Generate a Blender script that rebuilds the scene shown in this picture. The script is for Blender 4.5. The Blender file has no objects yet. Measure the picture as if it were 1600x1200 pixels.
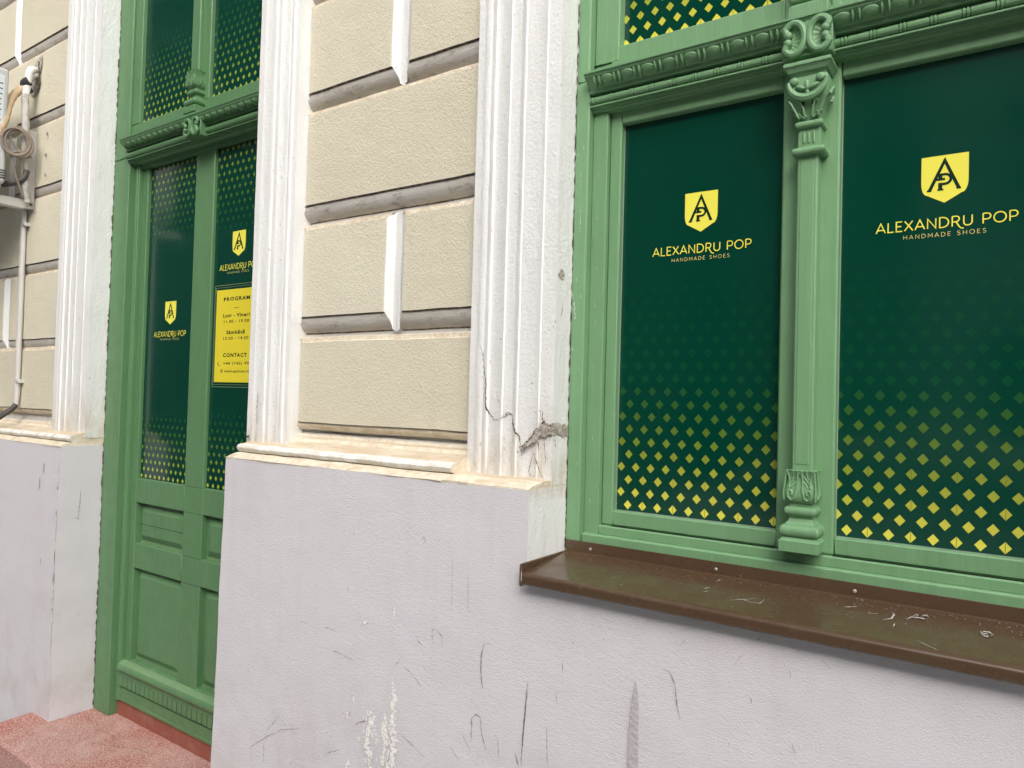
import bpy, bmesh, math, random
from mathutils import Vector, Matrix, noise
random.seed(11)
S = bpy.context.scene
COL = S.collection
PI = math.pi

# ------------------------------------------------------------------ camera
cd = bpy.data.cameras.new("camera"); cam = bpy.data.objects.new("camera", cd); COL.objects.link(cam)
cd.sensor_width = 36.0; cd.lens = 25.425; cd.clip_start = 0.02; cd.clip_end = 3000
r_ = Vector((0.82275538, 0.56772352, 0.0276332)); u_ = Vector((-0.01020907, -0.03384808, 0.99937485)); f_ = Vector((-0.56830393, 0.82252314, 0.02205276))
M = Matrix((r_, u_, -f_)).transposed().to_4x4(); M.translation = Vector((0, -1.45, 1.60))
cam.matrix_world = M
S.camera = cam
# ------------------------------------------------------------------ sky, sun, exposure (bright overcast)
w = bpy.data.worlds.new("World"); S.world = w; w.use_nodes = True
nt = w.node_tree; nt.nodes.clear()
sky = nt.nodes.new("ShaderNodeTexSky"); sky.sky_type = 'NISHITA'; sky.sun_disc = False
SUN_EL, SUN_AZ = math.radians(38), math.radians(146)
sky.sun_elevation = SUN_EL; sky.sun_rotation = SUN_AZ
sky.air_density = 1.0; sky.dust_density = 5.0; sky.ozone_density = 1.0
hs = nt.nodes.new("ShaderNodeHueSaturation"); hs.inputs['Saturation'].default_value = 0.58
bg = nt.nodes.new("ShaderNodeBackground"); bg.inputs['Strength'].default_value = 0.14
out = nt.nodes.new("ShaderNodeOutputWorld")
nt.links.new(sky.outputs[0], hs.inputs['Color']); nt.links.new(hs.outputs[0], bg.inputs['Color']); nt.links.new(bg.outputs[0], out.inputs['Surface'])
sd = bpy.data.lights.new("sun", 'SUN'); sd.energy = 1.25; sd.angle = math.radians(70); sd.color = (1.0, 0.985, 0.97)
so = bpy.data.objects.new("sun", sd); COL.objects.link(so)
sv = Vector((math.sin(SUN_AZ) * math.cos(SUN_EL), math.cos(SUN_AZ) * math.cos(SUN_EL), math.sin(SUN_EL)))
so.rotation_euler = (-sv).to_track_quat('-Z', 'Y').to_euler(); so.location = sv * 20
vs = S.view_settings; S.display_settings.display_device = 'sRGB'
vs.view_transform = 'Standard'; vs.look = 'None'; vs.gamma = 1; vs.use_curve_mapping = False
vs.exposure = 0.86

# ------------------------------------------------------------------ materials
def lin(c): return tuple(((v/255)/12.92 if v/255 <= .04045 else ((v/255+.055)/1.055)**2.4) for v in c)
class MT:
    def __init__(s, name, base, rough=.6, spec=.5):
        s.m = bpy.data.materials.new(name); s.m.use_nodes = True
        s.t = s.m.node_tree; s.b = s.t.nodes['Principled BSDF']
        s.b.inputs['Base Color'].default_value = (*base, 1); s.b.inputs['Roughness'].default_value = rough
        s.b.inputs['Specular IOR Level'].default_value = spec
        s.co = s.t.nodes.new('ShaderNodeTexCoord').outputs['Object']; s.col = None; s.base = base; s.nrm = None
    def n(s, ty, **k):
        o = s.t.nodes.new(ty)
        for a, v in k.items(): setattr(o, a, v)
        return o
    def mapping(s, sc):
        m = s.n('ShaderNodeMapping'); m.inputs['Scale'].default_value = sc
        s.t.links.new(s.co, m.inputs[0]); return m.outputs[0]
    def noise(s, scale, detail=4, rough=.6, sc=(1, 1, 1), dist=0):
        o = s.n('ShaderNodeTexNoise'); o.inputs['Scale'].default_value = scale; o.inputs['Detail'].default_value = detail
        o.inputs['Roughness'].default_value = rough; o.inputs['Distortion'].default_value = dist
        s.t.links.new(s.mapping(sc), o.inputs['Vector']); return o.outputs['Fac']
    def ramp(s, src, a, b, lo=0., hi=1.):
        o = s.n('ShaderNodeMapRange'); o.clamp = True
        for k, v in zip(('From Min', 'From Max', 'To Min', 'To Max'), (a, b, lo, hi)): o.inputs[k].default_value = v
        s.t.links.new(src, o.inputs['Value']); return o.outputs[0]
    def mul(s, a, b):
        o = s.n('ShaderNodeMath', operation='MULTIPLY'); s.t.links.new(a, o.inputs[0])
        if isinstance(b, (int, float)): o.inputs[1].default_value = b
        else: s.t.links.new(b, o.inputs[1])
        return o.outputs[0]
    def mix(s, fac, c):
        o = s.n('ShaderNodeMix', data_type='RGBA')
        if isinstance(fac, (int, float)): o.inputs[0].default_value = fac
        else: s.t.links.new(fac, o.inputs[0])
        if s.col is None: o.inputs[6].default_value = (*s.base, 1)
        else: s.t.links.new(s.col, o.inputs[6])
        o.inputs[7].default_value = (*c, 1); s.col = o.outputs[2]
        s.t.links.new(s.col, s.b.inputs['Base Color']); return s
    def bump(s, src, dist, strength=1.0):
        o = s.n('ShaderNodeBump'); o.inputs['Distance'].default_value = dist; o.inputs['Strength'].default_value = strength
        s.t.links.new(src, o.inputs['Height'])
        if s.nrm is not None: s.t.links.new(s.nrm, o.inputs['Normal'])
        s.nrm = o.outputs[0]; s.t.links.new(s.nrm, s.b.inputs['Normal']); return s
    def rough(s, src): s.t.links.new(src, s.b.inputs['Roughness']); return s
    def height(s):
        o = s.n('ShaderNodeSeparateXYZ'); s.t.links.new(s.co, o.inputs[0]); return o.outputs['Z']
MATS = {}
def reg(k, mt): MATS[k] = mt.m; return mt

m = reg('cream', MT('cream_roughcast', (.725, .69, .555), .93, .2))
m.mix(m.ramp(m.noise(2.2, 5), .42, .75, 0, .32), (.64, .59, .45)).mix(m.ramp(m.noise(120, 3, .7), .58, .76, 0, .35), (.52, .455, .33))
m.mix(m.ramp(m.noise(55, 2), .60, .72, 0, .22), (.74, .68, .52))
m.mix(m.ramp(m.noise(6, 5, .65, sc=(2.5, 2.5, .3)), .56, .76, 0, .30), (.60, .54, .42)).mix(m.ramp(m.noise(300, 2, .6), .66, .76, 0, .45), (.40, .35, .25))
oi = m.n('ShaderNodeObjectInfo'); m.mix(m.mul(oi.outputs['Random'], .45), (.62, .575, .44))
m.bump(m.noise(330, 3, .55), .0022).bump(m.noise(130, 3, .55), .0022).bump(m.noise(9, 3), .004)
m = reg('white', MT('white_lime_plaster', (.80, .81, .80), .8, .3))
m.mix(m.ramp(m.noise(3.0, 5, sc=(1.5, 1.5, .5)), .48, .75, 0, .35), (.68, .68, .66)).mix(m.ramp(m.noise(60, 4, .7, sc=(1, 1, .5)), .66, .76, 0, .5), (.48, .45, .40))
m.mix(m.ramp(m.noise(7, 5, .65, sc=(2.5, 2.5, .25)), .62, .78, 0, .3), (.62, .58, .50))
m.mix(m.mul(m.mul(m.ramp(m.height(), 1.62, 1.385, 0, 1), m.ramp(m.height(), 1.350, 1.375, 0, 1)), m.ramp(m.noise(16, 5, .7, sc=(1.6, 1.6, .5)), .40, .66, 0, .75)), (.55, .46, .33))
m.mix(m.ramp(m.noise(85, 2, .6, sc=(1, 1, .6)), .71, .76, 0, .8), (.36, .33, .30))
m.bump(m.noise(110, 4, .6), .0020).bump(m.noise(30, 3, .6, sc=(1, 1, .35)), .0035)
m = reg('dusty', MT('dusty_white_ledge', (.76, .70, .57), .9, .2))
m.mix(m.ramp(m.noise(26, 5, .68), .42, .68, 0, .75), (.56, .43, .28)).mix(m.ramp(m.noise(75, 3, .7), .60, .74, 0, .6), (.30, .24, .18))
m.bump(m.noise(110, 4), .003).bump(m.noise(22, 3), .005)
m = reg('tan', MT('tan_dusty_ledge', (.60, .50, .36), .93, .15))
m.mix(m.ramp(m.noise(18, 5, .7, sc=(.35, 1, 1)), .45, .68, 0, .8), (.74, .69, .58)).mix(m.ramp(m.noise(50, 4, .7, sc=(.5, 1, 1)), .58, .74, 0, .6), (.26, .19, .13))
m.bump(m.noise(90, 4), .003)
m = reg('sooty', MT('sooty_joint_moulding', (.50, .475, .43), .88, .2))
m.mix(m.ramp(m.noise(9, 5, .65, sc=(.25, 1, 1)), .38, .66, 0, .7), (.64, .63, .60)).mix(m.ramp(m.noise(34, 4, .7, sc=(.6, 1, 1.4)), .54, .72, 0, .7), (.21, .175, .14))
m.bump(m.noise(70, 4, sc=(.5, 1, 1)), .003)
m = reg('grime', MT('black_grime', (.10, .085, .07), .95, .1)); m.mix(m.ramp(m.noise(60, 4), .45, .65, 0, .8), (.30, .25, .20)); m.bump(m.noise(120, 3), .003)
m = reg('plinth', MT('grey_plinth_render', (.680, .665, .700), .80, .3))
m.mix(m.ramp(m.noise(1.6, 5, .6), .42, .70, 0, .45), (.66, .63, .64)).mix(m.ramp(m.noise(5, 5, .62, sc=(3, 3, .22)), .54, .74, 0, .34), (.61, .58, .595))
m.mix(m.ramp(m.noise(1.1, 3, .5), .55, .75, 0, .4), (.66, .65, .69))
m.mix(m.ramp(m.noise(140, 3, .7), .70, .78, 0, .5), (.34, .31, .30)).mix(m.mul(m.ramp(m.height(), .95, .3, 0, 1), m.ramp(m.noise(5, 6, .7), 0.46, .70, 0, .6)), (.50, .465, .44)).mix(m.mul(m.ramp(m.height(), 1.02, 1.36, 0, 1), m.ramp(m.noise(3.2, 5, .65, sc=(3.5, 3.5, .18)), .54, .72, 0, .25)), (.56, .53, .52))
m.bump(m.noise(260, 3, .5, sc=(1, 1, 1.3), dist=.3), .0013).bump(m.mul(m.noise(75, 3, .5, sc=(1, 1, 1.5), dist=.8), m.ramp(m.noise(1.3, 2), .35, .65, .3, 1.)), .0013).bump(m.noise(4, 2), .006)
m = reg('scratch', MT('dark_scratch', (.33, .29, .265), .9, .2)); m.mix(m.ramp(m.noise(80, 3), .45, .60, 0, .8), (.42, .38, .38))
m = reg('drip', MT('old_damp_drip', (.50, .475, .485), .7, .3)); m.bump(m.noise(95, 4, .55), .004)
m = reg('chalk', MT('white_scuff', (.93, .92, .89), .9, .2)); m.mix(m.ramp(m.noise(120, 4, .7), .54, .64, 0, .85), (.62, .59, .59)); m.bump(m.noise(120, 3), .003)
m = reg('crack', MT('crack_shadow', (.10, .085, .07), 1, 0)); m.mix(m.ramp(m.noise(90, 3), .5, .65, 0, .6), (.25, .21, .17))
m = reg('broken', MT('broken_plaster', (.60, .55, .48), .95, .1)); m.mix(m.ramp(m.noise(45, 5, .75), .42, .62, 0, .85), (.27, .235, .20)).mix(m.ramp(m.noise(150, 3), .55, .66, 0, .8), (.74, .71, .65)); m.bump(m.noise(70, 5, .7), .012)

def green(name, base, wear=.42):
    m = reg(name, MT(name, base, .42, .45)); d = tuple(v*.82 for v in base); l = tuple(min(1, v*1.12+.01) for v in base)
    m.mix(m.ramp(m.noise(4, 4, .6, sc=(1, 1, .6)), .40, .70, 0, .5), d).mix(m.ramp(m.noise(14, 4, .6, sc=(3, 3, .3)), .5, .75, 0, .35), l)
    m.mix(m.ramp(m.noise(120, 4, .75), .70, .78, 0, wear), (.50, .55, .42)).mix(m.ramp(m.noise(22, 5, .7), .66, .80, 0, wear), (.33, .36, .24))
    m.rough(m.ramp(m.noise(18, 4), .3, .7, .34, .58)); m.bump(m.noise(160, 3, .6, sc=(1, 1, .12)), .0007).bump(m.noise(20, 3, .5, sc=(2, 2, .3)), .0024)
    return m
green('green_window_paint', (.172, .338, .172))
green('green_paint_shaded', (.108, .235, .106), .3)  # window green darkened for the door: the recess's shade is in the colour
green('green_dusty_paint', (.175, .30, .15), .9)
m = reg('gap', MT('dark_gap', (.012, .02, .012), .9, .1))
m = reg('film', MT('dark_green_film', (.0006, .046, .0275), .09, .62)); m.mix(m.ramp(m.noise(2.5, 4), .45, .75, 0, .35), (.001, .055, .034)); m.rough(m.ramp(m.noise(3, 3), .3, .7, .09, .20)); m.bump(m.noise(3.5, 2), .0016)
m = reg('print', MT('diamond_print', (.0006, .047, .0275), .12, .62))
at = m.n('ShaderNodeAttribute'); at.attribute_name = 'fade'; cr_ = m.n('ShaderNodeValToRGB'); m.t.links.new(at.outputs['Fac'], cr_.inputs[0]); el = cr_.color_ramp.elements
el[0].position = 0; el[0].color = (.0006, .047, .0275, 1); el[1].position = 1; el[1].color = (.74, .71, .085, 1)
for p_, c_ in ((.03, (.003, .067, .028)), (.10, (.030, .112, .024)), (.28, (.125, .215, .026)), (.60, (.40, .44, .050))): e_ = el.new(p_); e_.color = (*c_, 1)
m.t.links.new(cr_.outputs[0], m.b.inputs['Base Color'])
m = reg('printline', MT('diamond_line', (.16, .17, .02), .2, .5))
reg('yellow', MT('yellow_print', (.90, .84, .11), .22, .5)); reg('signyellow', MT('sign_yellow', (.80, .68, .045), .25, .5))
reg('paleyellow', MT('pale_yellow_print', (.72, .66, .24), .25, .5)); reg('ink', MT('dark_ink', (.006, .028, .015), .25, .5))
reg('line', MT('pale_green_line', (.30, .38, .20), .25, .5))
m = reg('brown', MT('brown_sheet_metal', (.084, .050, .029), .24, .5))
m.mix(m.ramp(m.noise(5, 5, .65), .45, .72, 0, .6), (.092, .062, .033)).mix(m.ramp(m.noise(60, 4, .75), .63, .72, 0, .5), (.20, .14, .09)).mix(m.ramp(m.noise(260, 3, .7), .70, .76, 0, .8), (.5, .46, .40))
m.rough(m.ramp(m.noise(14, 5), .32, .68, .13, .38)); m.bump(m.noise(5, 2), .004)
reg('scuff', MT('pale_scuff', (.52, .50, .46), .6, .3)); reg('screw', MT('zinc_screw', (.45, .44, .42), .4, .5))
m = reg('terrazzo', MT('red_terrazzo', (.43, .225, .195), .78, .35))
m.mix(m.ramp(m.noise(2.6, 4), .42, .62, 0, .8), (.36, .105, .07))
vo = m.n('ShaderNodeTexVoronoi'); vo.inputs['Scale'].default_value = 150; m.t.links.new(m.co, vo.inputs['Vector'])
m.mix(m.ramp(vo.outputs['Distance'], .52, .34, 0, .62), (.70, .53, .47)).mix(m.ramp(m.noise(210, 3, .7), .60, .70, 0, .6), (.20, .06, .05)).mix(m.ramp(m.noise(4, 5, .7), .50, .72, 0, .55), (.62, .46, .41))
m.bump(m.noise(200, 3), .0015)
m = reg('redpaint', MT('dull_red_threshold', (.30, .10, .072), .6, .35)); m.mix(m.ramp(m.noise(16, 5, .7), .5, .7, 0, .6), (.40, .21, .15))
m = reg('galv', MT('painted_grey_steel', (.58, .57, .53), .5, .4)); m.mix(m.ramp(m.noise(20, 5, .7, sc=(2, 2, .5)), .52, .72, 0, .5), (.40, .37, .32))
m = reg('acplastic', MT('light_grey_casing', (.52, .54, .53), .5, .4)); m.mix(m.ramp(m.noise(14, 4), .5, .7, 0, .4), (.40, .40, .37))
reg('aclabel', MT('pale_label', (.62, .68, .70), .4, .4)); reg('aclabelink', MT('label_ink', (.12, .15, .16), .5, .3))
m = reg('foam', MT('tan_pipe_lagging', (.56, .43, .28), .85, .2)); m.mix(m.ramp(m.noise(40, 4, .7, sc=(1, 1, .5)), .5, .68, 0, .7), (.40, .30, .20)); m.bump(m.noise(60, 4), .006)
m = reg('tape', MT('white_grey_tape', (.50, .49, .46), .7, .3)); m.mix(m.ramp(m.noise(18, 4), .45, .62, 0, .8), (.27, .26, .23)); m.bump(m.noise(50, 3, sc=(.5, .5, 3)), .003)
reg('tapewhite', MT('white_tape', (.74, .74, .72), .6, .3)); reg('blacktape', MT('black_tape', (.035, .035, .04), .6, .4)); reg('rubber', MT('dark_hose', (.06, .055, .05), .5, .4))
m = reg('cable', MT('beige_cable', (.235, .195, .155), .55, .35))
m = reg('conduit', MT('pale_plastic_conduit', (.60, .59, .56), .5, .4)); m.mix(m.ramp(m.noise(9, 4, sc=(1, 1, .3)), .5, .7, 0, .5), (.42, .40, .37))
m = reg('pave', MT('grey_pavement', (.38, .37, .35), .85, .3)); m.mix(m.ramp(m.noise(5, 5), .4, .7, 0, .6), (.30, .29, .275)); m.bump(m.noise(40, 4), .004)
m = reg('asphalt', MT('asphalt', (.055, .055, .057), .9, .3)); m.bump(m.noise(60, 4), .005)
m = reg('opp', MT('ochre_street_front', (.13, .12, .10), .9, .2)); m.mix(m.ramp(m.noise(.6, 5), .4, .7, 0, .5), (.10, .095, .085))
reg('opppale', MT('pale_street_front', (.38, .365, .335), .9, .2)); reg('paint_chip', MT('pale_chipped_paint', (.42, .50, .40), .7, .3)); reg('putty', MT('pale_sealant', (.27, .33, .28), .6, .3)); reg('carpaint', MT('white_car_paint', (.78, .78, .78), .3, .6)); reg('tyre', MT('tyre', (.03, .03, .03), .8, .3))
reg('oppglass', MT('far_window_glass', (.03, .035, .04), .1, .5)); reg('opptrim', MT('far_window_trim', (.42, .42, .40), .8, .2)); reg('rooftile', MT('clay_roof', (.22, .09, .06), .9, .2))

# ------------------------------------------------------------------ mesh builder
class MB:
    def __init__(s): s.v = []; s.f = []; s.m = []; s.fade = []; s.mats = []
    def mi(s, k):
        if k not in s.mats: s.mats.append(k)
        return s.mats.index(k)
    def add(s, vs_, fs, mat, fade=0.):
        o = len(s.v); s.v += [tuple(p) for p in vs_]; i = s.mi(mat)
        for f in fs: s.f.append([o+a for a in f]); s.m.append(i); s.fade.append(fade)
    def box(s, x0, x1, y0, y1, z0, z1, mat, bev=0.002, seg=1):
        if bev <= 0:
            v = [(x, y, z) for x in (x0, x1) for y in (y0, y1) for z in (z0, z1)]
            s.add(v, [(0, 1, 3, 2), (4, 6, 7, 5), (0, 4, 5, 1), (2, 3, 7, 6), (0, 2, 6, 4), (1, 5, 7, 3)], mat); return
        bm = bmesh.new(); bmesh.ops.create_cube(bm, size=1)
        for v in bm.verts: v.co = Vector(((x0+x1)/2+v.co.x*(x1-x0), (y0+y1)/2+v.co.y*(y1-y0), (z0+z1)/2+v.co.z*(z1-z0)))
        bmesh.ops.bevel(bm, geom=bm.edges[:], offset=bev, segments=seg, profile=.5, affect='EDGES')
        bm.verts.ensure_lookup_table(); s.add([v.co[:] for v in bm.verts], [[v.index for v in f.verts] for f in bm.faces], mat); bm.free()
    def sweep(s, rings, mat, closed=True, caps=True):
        n = len(rings[0]); o = []; fs = []
        for r in rings: o += r
        e = n if closed else n-1
        for i in range(len(rings)-1):
            for j in range(e):
                a = i*n+j; b = i*n+(j+1) % n; fs.append((a, b, b+n, a+n))
        if caps: fs.append(tuple(range(n-1, -1, -1))); fs.append(tuple((len(rings)-1)*n+j for j in range(n)))
        s.add(o, fs, mat)
    def tube(s, pts, rad, mat, seg=10, caps=True, rz=None):
        pts = [Vector(p) for p in pts]; rings = []; n = len(pts)
        if isinstance(rad, (int, float)): rad = [rad]*n
        t = (pts[1]-pts[0]).normalized(); a = Vector((0, 0, 1)) if abs(t.z) < .9 else Vector((1, 0, 0)); nn = t.cross(a).normalized()
        for i in range(n):
            t = (pts[min(i+1, n-1)]-pts[max(i-1, 0)]).normalized(); nn = (nn-t*nn.dot(t)).normalized(); b = t.cross(nn)
            rings.append([tuple(pts[i]+(nn*math.cos(2*PI*k/seg)+b*math.sin(2*PI*k/seg))*rad[i]) for k in range(seg)])
        s.sweep(rings, mat, True, caps)
    def ball(s, c, r, mat, nu=12, nv=8, axes=None):
        ax = axes or (Vector((1, 0, 0)), Vector((0, 1, 0)), Vector((0, 0, 1))); c = Vector(c); rr = r if isinstance(r, (tuple, list)) else (r, r, r)
        rings = []
        for j in range(nv+1):
            t = -PI/2+PI*(j+.02*(1 if j == 0 else -1 if j == nv else 0))/nv
            rings.append([tuple(c+ax[0]*rr[0]*math.cos(t)*math.cos(2*PI*k/nu)+ax[1]*rr[1]*math.cos(t)*math.sin(2*PI*k/nu)+ax[2]*rr[2]*math.sin(t)) for k in range(nu)])
        s.sweep(rings, mat)
    def poly(s, pts, mat, fade=0.): s.add(pts, [tuple(range(len(pts)))], mat, fade)
    def ribbon(s, pts, wd, fn, mat, jit=.3, step=.006, taper=True):
        P = []
        for (a, b) in zip(pts[:-1], pts[1:]):
            a = Vector(a); b = Vector(b); n = max(1, int((b-a).length/step))
            for i in range(n): P.append(a.lerp(b, i/n))
        P.append(Vector(pts[-1])); n = len(P); L = []; Rr = []
        for i, p in enumerate(P):
            t = P[min(i+1, n-1)]-P[max(i-1, 0)]; t = t.normalized() if t.length > 0 else Vector((1, 0)); q = Vector((-t.y, t.x))
            k = wd*.5*(1+random.uniform(-jit, jit)*1.6); k *= (min(1, .25+3*min(i, n-1-i)/max(1, n-1)) if taper else 1); c = p+q*random.uniform(-jit, jit)*wd*.6
            L.append(fn(*(c+q*k))); Rr.append(fn(*(c-q*k)))
        s.add(L+Rr, [(i, i+1, n+i+1, n+i) for i in range(n-1)], mat)
    def extx(s, prof, x0, x1, mat, mats=None, nx=1, wob=None, closed=True, caps=True):
        """extrude a y,z profile along x; mats = one material per profile edge"""
        n = len(prof); rings = []
        for i in range(nx+1):
            x = x0+(x1-x0)*i/nx; ring = []
            for j, (y, z) in enumerate(prof):
                dy = dz = 0
                if wob: q = noise.noise_vector(Vector((x*wob[1], j*.35, z*7))); dy = q.x*wob[0]; dz = q.y*wob[0]
                ring.append((x, y+dy, z+dz))
            rings.append(ring)
        o = [p for r in rings for p in r]; e = n if closed else n-1
        for j in range(e):
            k = (mats[j] if mats else mat) or mat; idx = s.mi(k); base = None
            s.add([rings[i][q] for i in range(nx+1) for q in (j, (j+1) % n)], [(2*i, 2*i+1, 2*i+3, 2*i+2) for i in range(nx)], k)
        if caps and closed: s.add(rings[0], [tuple(range(n))], mat); s.add(rings[-1], [tuple(range(n-1, -1, -1))], mat)
    def build(s, name, parent=None, loc=None, smooth=38, merge=True):
        me = bpy.data.meshes.new(name); me.from_pydata(s.v, [], s.f)
        for k in s.mats: me.materials.append(MATS[k])
        me.polygons.foreach_set('material_index', s.m)
        if any(s.fade):
            at = me.attributes.new('fade', 'FLOAT', 'FACE'); at.data.foreach_set('value', s.fade)
        bm = bmesh.new(); bm.from_mesh(me)
        if merge: bmesh.ops.remove_doubles(bm, verts=bm.verts, dist=.00002)
        bmesh.ops.recalc_face_normals(bm, faces=[f for f in bm.faces])
        bm.to_mesh(me); bm.free()
        if smooth:
            me.polygons.foreach_set('use_smooth', [True]*len(me.polygons)); me.set_sharp_from_angle(angle=math.radians(smooth))
        ob = bpy.data.objects.new(name, me); COL.objects.link(ob)
        if smooth: wn = ob.modifiers.new('weighted', 'WEIGHTED_NORMAL'); wn.keep_sharp = True; wn.weight = 90
        if parent is not None:
            ob.parent = parent
            base = Vector((0, 0, 0)); p = parent
            while p is not None: base += p.location; p = p.parent
            ob.location = -base
        return ob
def tag(o, label=None, cat=None, group=None, kind=None):
    for k, v in (('label', label), ('category', cat), ('group', group), ('kind', kind)):
        if v: o[k] = v
    return o
def thing(name, loc, label, cat, group=None):
    o = bpy.data.objects.new(name, None); o.empty_display_size = .1; o.location = loc; COL.objects.link(o); return tag(o, label, cat, group)

# ------------------------------------------------------------------ ground, road
b = MB(); b.box(-40, 40, -2.6, .6, -.3, 0, 'pave', .02); tag(b.build('pavement'), kind='structure')
b = MB(); b.box(-900, 900, -900, 900, -.5, -.31, 'asphalt', 0); tag(b.build('ground'), kind='structure')
b = MB(); b.box(-40, 40, -8.0, -2.61, -.3, -.13, 'asphalt', 0); tag(b.build('road'), kind='structure')
b = MB(); b.box(-40, 40, -10.0, -8.01, -.3, 0, 'pave', .02); tag(b.build('pavement'), kind='structure')

# ------------------------------------------------------------------ the house
H = thing('town_house', (0, 0.3, 0), 'old house', 'house')
H['label'] = 'old house front of cream blocks and white pilasters with green door and window'
XL, XR = -11.0, 3.2
# masonry behind everything
b = MB()
for x0, x1, z0, z1 in ((XL, -3.34, 0, 4.6), (-2.16, -.945, 0, 4.6), (1.135, XR, 0, 4.6), (-.9449, 1.1349, 0, 1.185), (-3.3399, -2.1601, 0, .18), (-3.3399, -2.1601, 4.0, 4.6), (-.9449, 1.1349, 3.75, 4.6)):
    b.box(x0, x1, .162, .60, z0, z1, 'white', 0)
b.box(XL, XR, .5, .9, 0, 4.6, 'gap', 0)
b.box(XL, XR, .0, .9, 4.6, 5.4, 'cream', .01); b.box(XL-.1, XR+.1, -.15, .95, 5.4, 5.55, 'white', .02)
b.build('wall', H, smooth=0)

def wob(p, a=.0016, f=9.): q = noise.noise_vector(Vector(p)*f); return q*a

# plinth
def grid(b, x0, x1, z0, z1, nx, nz, y, mat, amp, skew0=0., skew1=0.):
    """front face with an uneven hand-rendered surface; edges wander a little"""
    V = []; F = []
    for i in range(nx+1):
        for j in range(nz+1):
            t = j/nz; xa = x0+skew0*(1-t); xb = x1+skew1*(1-t); x = xa+(xb-xa)*i/nx; z = z0+(z1-z0)*t
            q = wob((x, 0, z), amp, 5)+wob((x, 3, z), amp*.5, 19)
            ex = q.x*.9 if i in (0, nx) else 0; ez = q.z*1.2 if j in (0, nz) else 0
            V.append((x+ex, y+q.y, z+ez))
    for i in range(nx):
        for j in range(nz): a = i*(nz+1)+j; F.append((a, a+nz+1, a+nz+2, a+1))
    b.add(V, F, mat); return V
def plinth(b, x0, x1, zt, nx, nz, side_mats, z0=0., skew0=0., skew1=0.):
    V = grid(b, x0, x1, z0, zt, nx, nz, 0., 'plinth', .0022, skew0, skew1)
    for side, i in ((0, 0), (1, nx)):
        mat = side_mats[side]
        if not mat: continue
        edge = [V[i*(nz+1)+j] for j in range(nz+1)]; W = list(edge)
        xe = x0 if side == 0 else x1
        for dy in (.06, .12, .20): W += [(e[0]+(xe-e[0])*.7+wob((dy*7, e[1], e[2]), .002, 6).x, dy, e[2]) for e in edge]
        n = nz+1; b.add(W, [(k*n+j, k*n+j+1, (k+1)*n+j+1, (k+1)*n+j) for k in range(3) for j in range(nz)], mat)
    top = [V[i*(nz+1)+nz] for i in range(nx+1)]; n = nx+1
    b.add(top+[(p[0], .2, p[2]) for p in top], [(i, i+1, n+i+1, n+i) for i in range(nx)], 'dusty')
DARK=[
([(-1.5529, 1.0585), (-1.541, 1.0379)], 0.00194) ,
([(-1.6161, 0.8635), (-1.5823, 0.8633), (-1.5162, 0.8554)], 0.00258) ,
([(-1.6474, 0.9186), (-1.6248, 0.9255), (-1.585, 0.9197)], 0.00194) ,
([(-1.2937, 0.958), (-1.2798, 0.9624), (-1.2464, 0.9417)], 0.00323) ,
([(-1.2271, 0.9617), (-1.2304, 0.9988), (-1.217, 1.0029), (-1.1966, 0.9886), (-1.1949, 0.9665)], 0.00323) ,
([(-1.3577, 0.8733), (-1.3347, 0.9069)], 0.00258) ,
([(-1.3338, 0.8845), (-1.2997, 0.8726), (-1.261, 0.845)], 0.00258) ,
([(-1.0417, 1.0057), (-1.0634, 0.9966), (-1.0705, 0.9656), (-1.0689, 0.9203), (-1.0619, 0.8861)], 0.00452) ,
([(-1.0943, 0.7501), (-1.0923, 0.8096), (-1.0802, 0.8207), (-1.0653, 0.8182)], 0.00452) ,
([(-1.0677, 0.8163), (-1.0605, 0.776), (-1.0463, 0.7445)], 0.00323) ,
([(-0.9289, 0.9459), (-0.934, 0.896), (-0.9406, 0.8193), (-0.9442, 0.7434)], 0.00323) ,
([(-1.826, 0.6239), (-1.8561, 0.5875), (-1.8905, 0.5518)], 0.00194) ,
([(-1.7202, 0.609), (-1.8172, 0.578), (-1.8859, 0.5384), (-1.9435, 0.4988), (-1.9629, 0.4832), (-1.9561, 0.4353)], 0.00258) ,
([(-1.8979, 0.5186), (-1.8982, 0.4529)], 0.00258) ,
([(-1.5026, 0.6768), (-1.4872, 0.6899), (-1.4513, 0.7056)], 0.00323) ,
([(-1.3408, 0.7073), (-1.2778, 0.6834), (-1.2446, 0.6656)], 0.00258) ,
([(-1.5984, 0.6162), (-1.5827, 0.6396)], 0.00258) ,
([(-1.5303, 0.6953), (-1.5182, 0.7134)], 0.00258) ,
([(-1.6292, 0.5501), (-1.613, 0.5687), (-1.5583, 0.5939)], 0.00258) ,
([(-1.1618, 0.7239), (-1.1303, 0.6933)], 0.00258) ,
([(-1.1246, 0.7678), (-1.1066, 0.74), (-1.0934, 0.7241)], 0.00194) ,
([(-0.9624, 0.7629), (-0.9501, 0.7384)], 0.00323) ,
([(-1.014, 0.786), (-1.0083, 0.7366)], 0.00194) ,
([(-1.7746, 0.4826), (-1.7542, 0.5165)], 0.00194) ,
([(-1.7483, 0.9183), (-1.7121, 0.919)], 0.00194) ,
([(-1.1691, 1.1926), (-1.1667, 1.0387)], 0.00129) ,
([(-1.1178, 1.1614), (-1.1134, 1.0423)], 0.00129) ,
([(-1.7513, 0.6953), (-1.7461, 0.6887)], 0.00258) ,
([(-1.7713, 0.6544), (-1.765, 0.6759)], 0.00194) ,
]
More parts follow.
